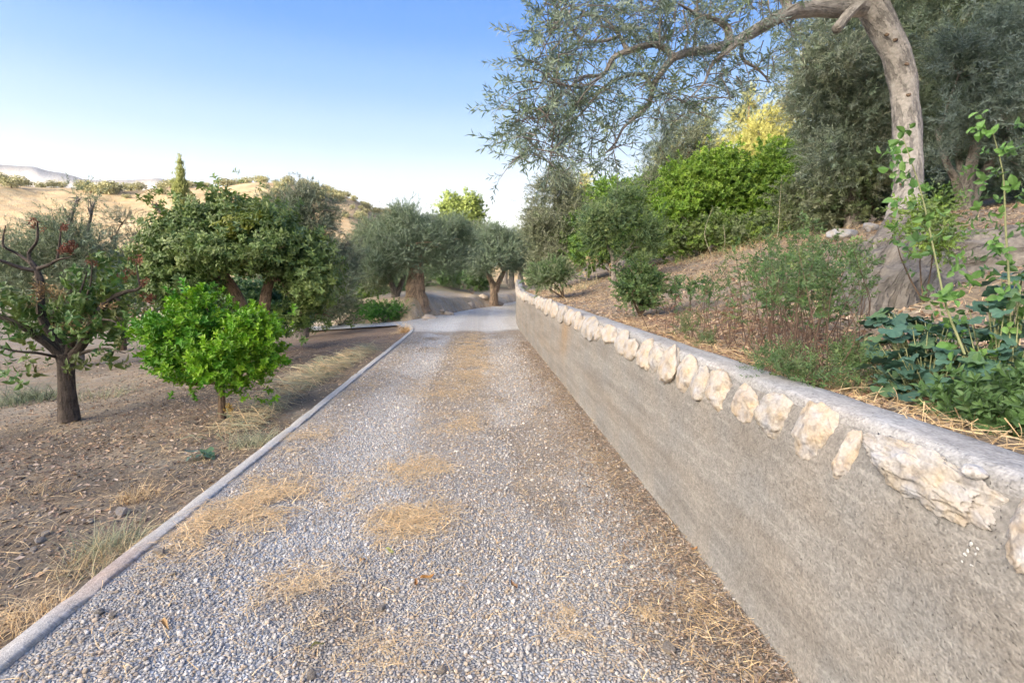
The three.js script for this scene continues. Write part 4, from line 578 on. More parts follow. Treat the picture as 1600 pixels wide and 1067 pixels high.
{ // lit trees far off
  const b = [[-37.733, 9.777, -70][0], -3, -70], t = thing('cypress', 'tall narrow cypress with twin tips catching the sun, above the orchard', 'tree', b);
  part('trunk', limb([[0, 0, 0], [0, 6, 0], [0.1, 16, 0]], [0.3, 0.22, 0.05], { radial: 8, step: 0.6 }), M.barkBrown, t);
  foliage(t, [[-37.576, 9.778, -70, 1.137, 2.625, 1.137], [-37.457, 11.774, -70, 1.006, 2.275, 1.006], [-37.41, 13.36, -70, 0.787, 1.925, 0.787], [-37.421, 14.699, -70, 0.525, 1.575, 0.525], [-37.463, 15.64, -70, 0.297, 1.225, 0.297], [-38.398, 11.764, -70, 0.35, 2.1, 0.35], [-38.342, 13.427, -70, 0.175, 1.4, 0.175], [-37.831, 6.553, -70, 1.225, 3.5, 1.225], [-37.477, 16.343, -70, 0.14, 0.787, 0.14]], { geo: SPRIG.cypress, n: 8500, pal: C.cypress, seed: 91, subR: 0.16, subN: 10, up: 1.9, out: 0.35, scale: [0.4, 0.7], jitter: 0.14, gap: -9, shell: 0.4 });
  const b2 = [[-1.384, 3.533, -52][0], -1, -52];
  tree('poplar', 'yellow-green leafy tree in the sun, rising behind the old olive', 'tree', b2, {
    trunks: [[[b2, [-1.384, 3.533, -52], [-1.464, 7.28, -52]], [0.25, 0.18, 0.08]]], forks: [[-1.424, 5.416, -52]], bough: { r0: 0.07, r1: 0.02, seed: 95 },
    clumps: [[-2.387, 8.628, -52, 1.43, 1.3, 1.5], [-0.691, 8.767, -52, 1.43, 1.3, 1.5], [-1.468, 6.971, -52, 2.34, 1.82, 2], [0.112, 6.982, -52, 1.04, 1.69, 1.2], [-3.046, 6.65, -52, 1.04, 1.69, 1.2]],
    leaf: { geo: SPRIG.poplar, n: 3600, pal: C.poplar, seed: 97, subR: 0.45, subN: 12, scale: [0.8, 1.3], up: -0.2 },
  });
}
{ // olives that close the view beyond the bend: two built, the rest copies
  const spots = [[560, 34, 0.9, 'dim olive in the second row, seen past the small forked olive'], [690, 36, 1, 'dim olive in the second row, seen under the old olive'], [740, 38, 1.1, 'dim olive in the second row, between the old olive and the V-forked one'], [800, 40, 1.15, 'dim olive in the second row, close to the end of the wall'], [835, 46, 1.25, 'dim far olive just above the end of the wall'], [640, 44, 1.1, 'dim far olive in the third row, behind the thick trunk at the bend'], [500, 40, 1, 'dim far olive at the low side of the side road'], [420, 36, 0.95, 'dim far olive seen through the spreading citrus'], [280, 32, 0.85, 'dim far olive between the spreading citrus and the airy olive'], [30, 30, 0.8, 'dim far olive behind the airy olive, near the frame edge'], [790, 55, 1.3, 'faint olive in the furthest row, over the V-forked one'], [815, 60, 1.5, 'faint olive in the furthest row, beside the tall grey-green tree'], [600, 58, 1.3, 'faint olive in the furthest row, over the small forked one'], [670, 54, 1.2, 'faint olive in the furthest row, between trunks at the bend']];
  const make = (seed) => { const b = [0, 0, 0], t = thing('orchard_olive', 'x', 'tree', b, 'olives in the rows beyond the bend'); const r = rng(seed), cl = Array.from({ length: 8 }, (_, i) => { const a = i * 2.4, q = i ? 1.0 + 0.7 * r() : 0; return [Math.cos(a) * q, 2.5 + 0.8 * r() - 0.1 * q, Math.sin(a) * q, 1.0 + 0.4 * r(), 0.9 + 0.4 * r(), 1.0 + 0.4 * r()]; }); part('trunk', limb([[0, -0.2, 0], [0.1, 0.6, 0.05], [0, 1.3, 0]], [0.3, 0.2, 0.17], { radial: 12, lump: 0.2 }), M.barkOlive, t); boughs(t, [0, 1.25, 0], cl, { r0: 0.09, r1: 0.03, twigs: 2, seed }); foliage(t, cl, { geo: SPRIG.oliveFar, n: 3200, pal: C.olive.concat(C.oliveDull), seed, subR: 0.4, subN: 16, scale: [1, 1.5] }); return t; };
  const protos = [make(201), make(207)];
  spots.forEach(([px, d, s, label], i) => { let o = protos[i]; if (i > 1) { o = protos[i % 2].clone(); o.name = numbered('orchard_olive'); scene.add(o); } const x = (px - 744) / 800 * d; o.position.set(...on(x, -d)); o.scale.setScalar(s); o.rotation.y = i * 1.7; o.userData = { ...o.userData, label }; });
}
// undergrowth between the orchard trees
function shrub(name, label, category, clumps, o, base, group) { const b = base ?? near([clumps[0][0], 0, clumps[0][2]]), t = thing(name, label, category, b, group); boughs(t, [b[0], b[1], b[2]], clumps, { r0: 0.02, r1: 0.008, twigs: 3, seed: o.seed, mat: M.barkBrown, name: 'stems', ...(o.bough ?? {}) }).userData.kind = 'stuff'; foliage(t, clumps, o); return t; }
shrub('shrub', 'bright green shrub lit between the citrus and the forked olive', 'shrub', [[-5.374, 1.324, -24, 0.6, 0.9, 0.8], [-4.963, 0.74, -24, 0.48, 0.6, 0.6], [-5.458, 0.497, -23, 0.46, 0.69, 0.6]], { geo: SPRIG.citrus, n: 900, pal: C.citrusBank, seed: 101, subR: 0.3, subN: 10, scale: [1, 1.5] });
shrub('shrub', 'dark shrub in the gap behind the two brown trunks of the spreading citrus', 'shrub', [[-5.763, 0.961, -13.5, 0.844, 0.608, 0.6], [-4.98, 0.795, -13.5, 0.675, 0.608, 0.6], [-6.549, 0.964, -13.5, 0.675, 0.608, 0.6]], { geo: SPRIG.orange, n: 900, pal: C.shrub, seed: 109, subR: 0.25, subN: 10, scale: [0.9, 1.3] });
shrub('hedge', 'dense mixed undergrowth filling the dip beyond the side road', 'hedge', [[-6.052, 1.126, -27, 1.688, 1.012, 1.2], [-4.591, 1.107, -28, 1.4, 0.91, 1.2], [-7.695, 0.989, -26, 1.625, 1.105, 1.2], [-3.95, 1.317, -31, 1.55, 0.93, 1.2], [-2.123, 1.542, -32, 1.84, 0.88, 1.2], [-0.376, 1.704, -34, 1.7, 0.935, 1.2], [-9.18, 0.865, -25, 1.562, 1.125, 1.2]], { geo: SPRIG.oliveFar, n: 4600, pal: C.greyGreen.concat(C.shrub, C.weed), seed: 119, subR: 0.4, subN: 14, scale: [1, 1.5] });
shrub('ground_shrub', 'low dark green leafy shrub at the foot of the old olive', 'shrub', [[-3.554, 0.422, -19.5, 0.634, 0.341, 0.6], [-3.954, 0.22, -19, 0.475, 0.333, 0.5], [-3.077, 0.265, -19.3, 0.482, 0.29, 0.5]], { geo: SPRIG.bush, n: 700, pal: C.citrusGreen.concat(C.shrub), seed: 103, subR: 0.2, subN: 10, scale: [0.9, 1.4] });
shrub('shrub', 'dark bushy undergrowth by the side road, below the tall grey olive', 'shrub', [[-5.236, 0.398, -20, 0.7, 0.75, 0.8], [-4.877, 0.078, -21, 0.63, 0.525, 0.8], [-6.108, 0.463, -19, 0.95, 0.713, 0.8]], { geo: SPRIG.oliveFar, n: 1500, pal: C.oliveDull.concat(C.shrub), seed: 105, subR: 0.28, subN: 12, scale: [0.8, 1.2] });
shrub('shrub', 'dark dense shrub under the V-forked olive, near the end of the drive', 'shrub', [[-0.215, 1.547, -29, 0.652, 0.58, 0.8], [0.284, 1.262, -29, 0.58, 0.435, 0.8], [-1.619, 1.802, -30, 1.125, 0.675, 0.8]], { geo: SPRIG.orange, n: 900, pal: C.shrub, seed: 107, subR: 0.3, subN: 10, scale: [0.9, 1.4] });

// ------------------------------------------------------------------ the bank above the wall
{ // tall grey-green tree at the far end of the wall
  const b = near([2.473, 1.709, -16], -0.05);
  tree('tall_shrub_tree', 'tall grey-green tree with bundled pale stems, above the far end of the wall', 'tree', b, {
    trunks: [[[2.266, 2.3, -16], [2.02, 3.174, -16]], [[2.422, 2.305, -16.1], [2.377, 3.176, -16]], [[2.567, 2.301, -16], [2.713, 3.188, -16.1]], [[2.765, 2.286, -16.1], [3.056, 3.181, -16]]].map((p, k) => [[[b[0] + (k - 1.5) * 0.12, b[1], b[2] + (k % 2) * 0.1], ...p], [0.045, 0.04, 0.03], { radial: 7 }]), forks: [[2.342, 2.788, -16], [2.701, 2.79, -16]], barkMat: M.stemPale, bough: { r0: 0.03, r1: 0.012, twigs: 6, seed: 111 },
    clumps: [[2.486, 4.137, -16, 0.72, 0.68, 0.9], [2.099, 3.174, -16, 0.68, 0.88, 0.9], [2.994, 3.277, -16, 0.68, 0.92, 0.9], [2.441, 2.569, -15.6, 0.858, 0.702, 0.7], [3.169, 2.391, -15.8, 0.435, 0.593, 0.6], [1.947, 2.201, -16, 0.4, 0.6, 0.6], [2.712, 4.555, -16.2, 0.445, 0.324, 0.5], [1.881, 3.776, -16.2, 0.283, 0.486, 0.5]],
    leaf: { geo: SPRIG.oliveFar, n: 4300, pal: C.greyGreen.concat(C.oliveDull), seed: 113, subR: 0.26, subN: 18, scale: [0.7, 1.05], up: 0.35 },
  });
}
shrub('oleander', 'low rounded oleander bush hanging over the far end of the wall', 'shrub', [[1.649, 1.521, -11.6, 0.406, 0.319, 0.4], [1.409, 1.607, -11.8, 0.266, 0.295, 0.35], [1.924, 1.579, -11.5, 0.259, 0.287, 0.3], [1.719, 1.781, -11.7, 0.322, 0.205, 0.3]], { geo: SPRIG.oleander, n: 620, pal: C.shrub.concat(C.greyGreen), seed: 117, subR: 0.14, subN: 9, scale: [0.7, 1.0], up: 0.6 }, near([2.0, 0, -11.7]));
{ // young dark tree
  const b = near([3.057, 1.466, -11.3], -0.05);
  tree('young_tree', 'young dark feathery tree with a thin grey trunk forked low, on the dry bank', 'tree', b, {
    trunks: [[[b, [3.05, 1.748, -11.3], [3.014, 2.029, -11.3], [2.832, 2.418, -11.3], [2.724, 2.789, -11.3]], [0.07, 0.055, 0.05, 0.035, 0.02], { step: 0.06 }], [[[3.033, 1.861, -11.3], [3.146, 1.97, -11.2], [3.283, 2.159, -11.1], [3.446, 2.365, -11.1]], [0.04, 0.028, 0.022, 0.012]]], forks: [[2.832, 2.418, -11.3], [3.283, 2.159, -11.1]], bough: { r0: 0.02, r1: 0.008, twigs: 5, seed: 121 },
    clumps: [[3.039, 2.722, -11.3, 0.593, 0.509, 0.6], [2.538, 2.856, -11.3, 0.367, 0.48, 0.5], [3.516, 2.51, -11.2, 0.476, 0.448, 0.5], [3.124, 3.258, -11.4, 0.513, 0.371, 0.5], [3.778, 2.23, -11.1, 0.278, 0.305, 0.35], [2.737, 2.369, -11.2, 0.392, 0.28, 0.4], [3.356, 2.091, -11.1, 0.305, 0.194, 0.3]],
    leaf: { geo: SPRIG.feather, n: 2300, pal: C.young.concat(C.orange), seed: 123, subR: 0.2, subN: 14, scale: [0.75, 1.1], up: 0.1 },
  });
}
{ // citrus along the crest of the bank
  const crest = [
    ['bright green citrus with a leaning brown trunk, on the crest of the bank', [[5.986, 3.384, -13.6, 0.952, 0.68, 1], [5.686, 4.027, -14, 0.77, 0.7, 0.9], [5.134, 3.106, -13.4, 0.603, 0.469, 0.7], [6.676, 3.837, -13.8, 0.794, 0.794, 0.9], [6.556, 4.544, -14, 0.7, 0.595, 0.8]], [[6.197, 2.327, -13.6], [5.971, 2.597, -13.6], [5.785, 2.975, -13.7]], 131],
    ['dense sunny-green citrus filling the crest behind dry stalks', [[7.734, 4.101, -13.8, 1.035, 0.932, 1.2], [8.428, 3.463, -13.4, 0.905, 0.77, 1], [7.132, 3.394, -13.6, 0.748, 0.748, 0.9], [7.461, 3.02, -13.2, 1.089, 0.495, 0.8], [9.314, 4.155, -14, 0.77, 0.77, 0.9], [8.38, 4.782, -14.2, 0.816, 0.639, 0.9]], [[8.527, 2.464, -15], [8.496, 2.933, -15], [8.565, 3.4, -15]], 137],
    ['light green citrus further along the crest, behind the young dark tree', [[5.354, 4.555, -20, 1.15, 0.9, 1.3], [6.211, 4.255, -19.5, 1.121, 1.073, 1.2], [4.62, 3.703, -20, 0.95, 1.25, 1.2], [5.933, 2.876, -18.5, 1.202, 0.647, 1], [6.852, 5.052, -20, 0.75, 0.65, 0.9]], [[5.898, 2.341, -19.5], [5.884, 2.824, -19.5], [5.735, 3.659, -19.5]], 141],
  ];
  for (const [label, cl, tr, seed] of crest) { const b = near(tr[0], -0.1); tree('citrus_tree', label, 'tree', b, { trunks: [[[b, tr[1], tr[2]], [0.15, 0.12, 0.09]]], forks: [tr[2]], barkMat: M.barkBrown, bough: { r0: 0.05, r1: 0.02, seed }, clumps: cl, leaf: { geo: SPRIG.citrus, n: 3400, pal: C.citrusBank, seed, subR: 0.26, subN: 12, scale: [0.9, 1.35], up: 0.15, mat: M.leafGlossy } }); }
  const b = near([6.294, 2.483, -15.5], -0.1);
  tree('olive_tree', 'dull grey olive standing among the citrus on the crest, in front of the sunlit pines', 'tree', b, {
    trunks: [[[b, [6.185, 3.153, -15.5], [6.097, 4.285, -15.5]], [0.075, 0.06, 0.045]]], forks: [[6.101, 4.191, -15.5]], barkMat: M.barkBrown, bough: { r0: 0.05, r1: 0.015, twigs: 8, seed: 145 },
    clumps: [[6.175, 6.127, -15.5, 0.581, 0.814, 0.7], [6.544, 5.311, -15.5, 0.853, 0.698, 0.8], [5.834, 4.932, -15.5, 0.698, 0.698, 0.8], [5.461, 5.477, -15.5, 0.465, 0.659, 0.5], [5.105, 4.552, -15.5, 0.581, 0.388, 0.6]],
    leaf: { geo: SPRIG.olive, n: 1500, pal: C.oliveDull.concat(C.olive), seed: 147, subR: 0.28, subN: 16, scale: [1, 1.5], up: 0.2 },
  });
}
{ // pines in the last sun
  const pines = [['sunlit yellow-green pine, tallest of the group above the bank', 1165, 34, 150], ['sunlit pine with a rounded top, partly hidden by the near olive bough', 1225, 36, 165], ['sunlit broad pine next to the tallest one, in front of the rounded top', 1195, 33, 168], ['sunlit pine lower on the slope, behind the dull grey olive', 1095, 37, 185], ['sunlit pine furthest down the slope, its edge lit beside the crest citrus', 1045, 40, 215], ['sunlit far pine showing above the tall grey-green tree', 905, 40, 275]];
  pines.forEach(([label, px, d, top], k) => {
    const x = (px - 744) / 800 * d, y = land(x, -d), b = [x, y, -d], T = (430 - top) / 800 * d + 1.6, h = T - y, r = rng(151 + k), cl = [];
    for (let i = 0; i < 12; i++) { const f = 0.25 + 0.72 * i / 11, q = (1.05 - f) * 0.30 * h + 0.3, a = i * 2.4; cl.push([x + Math.cos(a) * q * 0.8, y + f * h - 0.3, -d + Math.sin(a) * q * 0.8, 0.45 + q * 0.55, 0.06 * h + 0.35, 0.45 + q * 0.55]); }
    tree('pine', label, 'tree', b, { trunks: [[[b, [x + 0.1, y + h * 0.5, -d], [x, y + h * 0.95, -d]], [0.26, 0.18, 0.05], { step: 0.5 }]], forks: cl.map((c) => [x, c[1] - 0.3, -d]), barkMat: M.barkBrown, bough: { r0: 0.06, r1: 0.02, twigs: 2, seed: 153 + k }, clumps: cl, leaf: { geo: SPRIG.pine, n: 3000, pal: C.pine, seed: 155 + k, subR: 0.4, subN: 16, scale: [0.8, 1.3], up: 0.5, gap: -0.12 }, group: 'sunlit pines on the slope' });
  });
}
{ // the dark olives behind the trunk that fill the right of the view
  const b = near([8.143, 2.664, -8.2], -0.1);
  tree('olive_tree', 'many-stemmed dense olive with silvery leaves behind the pale trunk, filling the frame edge', 'tree', b, {
    trunks: [[[b, [8.138, 3.078, -8.2], [8.329, 4.022, -8.3], [8.539, 5.164, -8.4]], [0.13, 0.09, 0.07, 0.04]], [[b, [7.843, 3.108, -8.1], [7.52, 3.435, -8], [7.323, 3.921, -8]], [0.08, 0.055, 0.045, 0.03]], [[b, [8.444, 3.098, -8.3], [8.858, 3.853, -8.4], [9.116, 4.916, -8.5]], [0.10, 0.08, 0.06, 0.04]], [[b, [8.245, 3.553, -8.5], [8.208, 4.55, -8.7]], [0.06, 0.05, 0.03]]],
    forks: [[8.316, 4.123, -8.3], [7.388, 3.825, -8], [8.932, 4.164, -8.4]], bough: { r0: 0.035, r1: 0.012, twigs: 6, seed: 161 },
    clumps: [[7.902, 5.485, -8.5, 0.744, 0.744, 1], [8.411, 5.178, -8.2, 0.718, 0.82, 1], [8.038, 4.45, -8.4, 0.63, 0.63, 0.9], [8.228, 4.074, -7.8, 0.585, 0.585, 0.8], [9.016, 4.732, -8, 0.7, 0.9, 1], [7.954, 3.887, -8.6, 0.387, 0.473, 0.6], [8.84, 3.54, -8.4, 0.735, 0.462, 0.8], [9.184, 3.559, -8, 0.6, 0.6, 0.9], [8.036, 6.316, -8.4, 0.945, 0.63, 1.2], [8.696, 6.222, -8, 0.8, 0.8, 1.2], [7.464, 6.408, -9, 0.675, 0.562, 1], [7.029, 4.551, -7.4, 0.463, 0.463, 0.5], [9.022, 4.563, -9.4, 1.292, 1.058, 0.5], [9.81, 3.199, -8.8, 0.77, 0.44, 0.6]],
    leaf: { geo: SPRIG.olive, n: 8200, pal: C.silver.concat(C.olive), seed: 163, subR: 0.26, subN: 18, scale: [0.95, 1.4], up: 0.25 },
  });
  foliage(scene.children[scene.children.length - 1], [[7.008, 4.726, -7.4, 0.37, 0.37, 0.4], [7.538, 4.318, -7.2, 0.45, 0.45, 0.4], [7.215, 3.817, -7.3, 0.456, 0.274, 0.3], [7.638, 5.133, -7.3, 0.365, 0.274, 0.4], [7.061, 3.342, -7.6, 0.247, 0.247, 0.3], [7.852, 3.446, -7.2, 0.27, 0.27, 0.3]], { geo: SPRIG.olive, n: 900, pal: C.silver, seed: 1631, subR: 0.2, subN: 9, scale: [1, 1.4], up: 0.5 });
  const b2 = near([7.193, 2.754, -9.5], -0.1);
  tree('olive_tree', 'shadowy olive just behind the pale trunk, its leafy boughs hanging in front of the sky', 'tree', b2, {
    trunks: [[[b2, [7.135, 3.402, -9.5], [7.232, 4.586, -9.6], [7.067, 5.71, -9.6]], [0.16, 0.12, 0.09, 0.06]]], forks: [[7.242, 4.471, -9.6], [7.1, 5.488, -9.6]], bough: { r0: 0.05, r1: 0.012, twigs: 8, seed: 167 },
    clumps: [[6.394, 5.246, -9.3, 0.535, 0.698, 0.8], [5.778, 5.405, -9.2, 0.345, 0.575, 0.5], [7.095, 5.228, -9.5, 0.546, 0.831, 0.9], [6.916, 4.295, -9.4, 0.658, 0.705, 0.9], [6.723, 3.667, -9.4, 0.517, 0.541, 0.7], [7.238, 3.501, -9.4, 0.517, 0.517, 0.8], [6.459, 6.196, -9.5, 0.713, 0.427, 0.8], [7.206, 4.884, -10.2, 1.147, 1.147, 0.4], [7.827, 6.041, -9.8, 0.613, 0.735, 0.8], [5.564, 5.925, -9.2, 0.253, 0.345, 0.4]],
    leaf: { geo: SPRIG.olive, n: 6000, pal: C.silver.concat(C.oliveDull, C.olive), seed: 169, subR: 0.26, subN: 18, scale: [0.95, 1.4], up: 0.1 },
  });
  shrub('shrub', 'low mixed green undergrowth along the crest, at the feet of the bright citrus', 'shrub', [[6.15, 2.636, -12.6, 0.945, 0.409, 0.6], [7.392, 2.718, -12.2, 0.915, 0.458, 0.6], [7.827, 2.753, -11, 0.743, 0.385, 0.5], [5.166, 2.515, -13.2, 0.759, 0.429, 0.6], [6.571, 2.486, -12, 0.6, 0.24, 0.4]], { geo: SPRIG.citrus, n: 2300, pal: C.citrusBank.concat(C.weed, C.greyGreen), seed: 177, subR: 0.22, subN: 10, scale: [0.8, 1.3] }, near([6.774, 2.302, -12.2]));
  shrub('shrub', 'dark low undergrowth between the tall grey-green tree and the young dark tree', 'shrub', [[4.675, 2.394, -14, 0.77, 0.455, 0.7], [3.483, 2.316, -15, 0.825, 0.562, 0.8], [3.104, 2.661, -15.5, 0.581, 0.775, 0.7], [4.474, 2.762, -15.5, 0.853, 0.775, 0.8]], { geo: SPRIG.citrus, n: 1700, pal: C.shrub.concat(C.citrusBank), seed: 179, subR: 0.26, subN: 10, scale: [0.9, 1.4] }, near([4.061, 2.076, -15]));
  // understory closing the gaps below their crowns
  shrub('shrub', 'dark leafy thicket behind the base of the pale trunk', 'shrub', [[7.845, 3.267, -10.5, 0.866, 0.604, 0.8], [7.145, 3.172, -10.8, 0.675, 0.594, 0.7], [9.079, 3.629, -11, 0.77, 0.688, 0.8], [6.808, 2.882, -9.6, 0.6, 0.408, 0.5], [7.053, 3.12, -9.2, 0.414, 0.506, 0.4], [7.437, 3.945, -11, 0.688, 0.55, 0.6]], { geo: SPRIG.bush, n: 3400, pal: C.oliveDull.concat(C.weed, C.greyGreen), seed: 171, subR: 0.24, subN: 12, scale: [1, 1.6] }, near([8.267, 2.798, -11]));
  shrub('shrub', 'dark green thicket under the many-stemmed olive', 'shrub', [[10.417, 3.714, -11, 0.688, 0.688, 0.8], [11.765, 3.869, -11, 0.963, 0.688, 0.8], [12.219, 4.043, -10.5, 0.787, 0.787, 0.8], [10.844, 3.365, -10.5, 0.787, 0.341, 0.6]], { geo: SPRIG.bush, n: 3000, pal: C.oliveDull.concat(C.shrub, C.olive), seed: 173, subR: 0.26, subN: 12, scale: [1, 1.6] }, near([11.395, 3.171, -11]));
  shrub('tall_thicket', 'dark tall thicket high on the slope behind the olives', 'shrub', [[10.044, 6.442, -14, 1.75, 1.925, 1], [12.016, 6.985, -14, 1.575, 2.625, 1], [14.048, 7.203, -14, 1.925, 2.975, 1], [16.112, 7.425, -14, 1.75, 3.15, 1], [11.647, 4.514, -13.5, 1.856, 0.844, 0.8], [14.581, 4.724, -13.5, 1.856, 1.012, 0.8]], { geo: SPRIG.oliveFar, n: 8500, pal: C.oliveDull, seed: 175, subR: 0.4, subN: 16, scale: [1.3, 2] }, near([12.762, 3.583, -14]));
}

// ------------------------------------------------------------------ shrubs and weeds on the bank
shrub('bush', 'small rounded green bush on the dry bank, just above the middle of the wall', 'bush', [[2.037, 1.525, -6.3, 0.252, 0.236, 0.25], [1.914, 1.354, -6.2, 0.155, 0.186, 0.2], [2.156, 1.33, -6.2, 0.171, 0.171, 0.2], [2.079, 1.724, -6.4, 0.144, 0.096, 0.14]], { geo: SPRIG.bush, n: 560, pal: C.shrub.concat(C.orange), seed: 181, subR: 0.12, subN: 8, scale: [0.6, 0.95], up: 0.3, bough: { mat: M.stemRed } }, near([2.05, 1.125, -6.3]));
// stems with tufts: [x, z, height, lean]
function stalks(name, label, category, spots, o, group) {
  const { seed, r = 0.004, leafFrom = 0.35, per = 9, geo = SPRIG.small, pal = C.weed, scale = [0.7, 1.1], mat = M.stemRed, droop = 0.0, wob = 0.06, tuft = true } = o, R = rng(seed), b = on(spots[0][0], spots[0][1]), t = thing(name, label, category, b, group), gs = [], list = [];
  for (const [x, z, h, lx = 0, lz = 0] of spots) {
    const y = land(x, z), p0 = V(x - b[0], y - b[1] - 0.02, z - b[2]), p2 = V(x + lx * h - b[0], y + h - b[1], z + lz * h - b[2]), p1 = p0.clone().lerp(p2, 0.5).add(V(gauss(R) * wob * h, 0, gauss(R) * wob * h)), c = new THREE.CatmullRomCurve3([p0, p1, p2]);
    gs.push(limb([p0, p1, p2], [r * 1.3, r, r * 0.5], { radial: 5, step: 0.08, lump: 0.05 }));
    const n = Math.round(per * h * 3); for (let i = 0; i < n; i++) { const u = leafFrom + (1 - leafFrom) * Math.sqrt((i + R()) / n), p = c.getPoint(u), d = V(gauss(R), 0.6 - droop + gauss(R) * 0.5, gauss(R)).normalize(); list.push([p.x + gauss(R) * 0.012, p.y, p.z + gauss(R) * 0.012, aim(d, R), lerp(scale[0], scale[1], R()), tint(pal, R, 0.25)]); }
  }
  part('stems', mergeGeometries(gs), mat, t).userData.kind = 'stuff'; if (list.length) instanced('foliage', geo, M.leaf, list, t); return t;
}
for (const [p, z, hs, label, k] of [[1046, 6.3, [0.42, 0.34, 0.38], 'leafy shoots with bare stems right next to the small rounded bush', 0], [1080, 6.1, [0.30, 0.36], 'pair of thin tufted shoots, second clump along from the rounded bush', 1], [1102, 6.0, [0.28, 0.34, 0.22], 'thin tufted shoots ending the row that starts at the rounded bush', 2]]) {
  const x = (p - 744) / 800 * z; stalks('weed', label, 'weed', hs.map((h, i) => [x + (i - 1) * 0.11, -z + (i % 2) * 0.12, h, 0.1 * (i - 1), 0]), { seed: 190 + k, leafFrom: 0.5, per: 16, geo: SPRIG.bush, pal: C.shrub, scale: [0.45, 0.7] }, 'tufted shoots beside the rounded bush');
}
{
  const R = rng(211), spots = [], red = []; 
  for (let i = 0; i < 78; i++) { const z = -2.35 - 1.5 * R(), x = 1.66 + Math.min(0.75, -z * 0.74 - 1.66) * R(); spots.push([x, z, 0.38 + 0.42 * R() * (0.5 + x - 1.5), gauss(R) * 0.24, gauss(R) * 0.2]); }
  stalks('stalk_thicket', 'thicket of upright leafy stalks with reddish stems, behind the wall in front of the stump', 'shrub', spots, { seed: 213, leafFrom: 0.5, per: 6.5, geo: SPRIG.small, pal: C.weed.concat(C.shrub), scale: [0.5, 0.9], r: 0.0024, wob: 0.11 });
  for (let i = 0; i < 44; i++) { const z = -3.1 - 1.6 * R(), x = 1.62 + 0.95 * R(); red.push([x, z, 0.14 + 0.26 * R(), gauss(R) * 0.32, gauss(R) * 0.26]); }
  stalks('dead_stalks', 'patch of short reddish dead stems on the bank, beside the leafy stalk thicket', 'weed', red, { seed: 217, leafFrom: 0.5, per: 5, pal: C.russet.concat(C.weed), scale: [0.4, 0.7], r: 0.0024 });
  const tl = []; for (let i = 0; i < 9; i++) { const d = 9 + 4.5 * R(), px = 1105 + 240 * R(); tl.push([(px - 744) / 800 * d, -d, 0.7 + 0.7 * R(), gauss(R) * 0.12, gauss(R) * 0.1]); }
  stalks('tall_dry_stalks', 'tall pale dry weed stalks standing in front of the crest citrus', 'weed', tl, { seed: 219, leafFrom: 0.6, per: 4, mat: M.stemPale, pal: C.weed, scale: [0.7, 1.0], r: 0.006, wob: 0.1 });
  const tl2 = []; for (let i = 0; i < 8; i++) { const d = 12.5 + 1.5 * R(), px = 905 + 60 * R(); tl2.push([(px - 744) / 800 * d, -d, 0.4 + 0.5 * R(), gauss(R) * 0.12, 0]); }
  stalks('dry_stalks', 'pale dry stalks between the oleander and the young dark tree', 'weed', tl2, { seed: 221, leafFrom: 0.7, per: 3, mat: M.stemPale, pal: C.straw, scale: [0.6, 0.9], r: 0.006 });
}
shrub('low_weed', 'low feathery green weeds along the back of the wall, below the leafy stalks', 'weed', [[1.469, 1.165, -2.35, 0.106, 0.041, 0.12], [1.547, 1.137, -2.2, 0.094, 0.039, 0.12], [1.825, 1.198, -2.35, 0.1, 0.065, 0.14], [1.685, 1.126, -2.1, 0.063, 0.032, 0.1], [1.551, 1.161, -2.6, 0.052, 0.045, 0.1]], { geo: SPRIG.feather, n: 380, pal: C.weed.concat(C.shrub), seed: 223, subR: 0.06, subN: 7, scale: [0.25, 0.42], up: 0.6, bough: { r0: 0.004, r1: 0.002 } }, near([1.602, 1.1, -2.3]));
shrub('low_weed', 'small green weed tuft at the back edge of the cap, near the dead red stems', 'weed', [[1.658, 1.178, -3.9, 0.049, 0.088, 0.08], [1.743, 1.253, -3.9, 0.049, 0.049, 0.06], [1.701, 1.102, -3.7, 0.092, 0.046, 0.08]], { geo: SPRIG.feather, n: 110, pal: C.weed, seed: 225, subR: 0.05, subN: 6, scale: [0.25, 0.4], up: 0.6, bough: { r0: 0.004, r1: 0.002 } }, near([1.688, 1.102, -3.9]));
// tall leafy shoots in front of the trunk and the broad-leaved plant
function lobed(R, L) { // a five-lobed leaf as a fan, cupped, in its own axes: base at 0, tip at +X
  const n = 20, pts = []; for (let i = 0; i <= n; i++) { const a = -2.35 + 4.7 * i / n, lob = 0.66 + 0.34 * Math.abs(Math.cos(a * 1.9)) ** 0.8 + 0.05 * Math.cos(a * 9.5) - 0.10 * Math.abs(a) / 2.35; pts.push([Math.cos(a) * lob * L * 0.62 + L * 0.3, Math.sin(a) * lob * L * 0.62]); }
  const pos = [], h = (x, y) => 0.28 * (y * y) / L - 0.18 * x * x / L + 0.05 * L * Math.cos(9 * Math.atan2(y, x - 0.25 * L)) * Math.min(1, Math.hypot(x - 0.25 * L, y) / (0.5 * L)), c = [0.22 * L, 0];
  for (let i = 0; i < n; i++) { const a = pts[i], b = pts[i + 1], m1 = [(a[0] + c[0]) / 2, (a[1] + c[1]) / 2], m2 = [(b[0] + c[0]) / 2, (b[1] + c[1]) / 2]; for (const t of [[c, m1, m2], [m1, a, b], [m1, b, m2]]) for (const p of t) pos.push(p[0], h(p[0], p[1]), p[1]); }
  const g = new THREE.BufferGeometry(); g.setAttribute('position', new THREE.Float32BufferAttribute(pos, 3)); const m = mergeVertices(g); m.computeVertexNormals(); return m;
}
const LOBED = [lobed(rng(1), 0.1), lobed(rng(2), 0.1)];
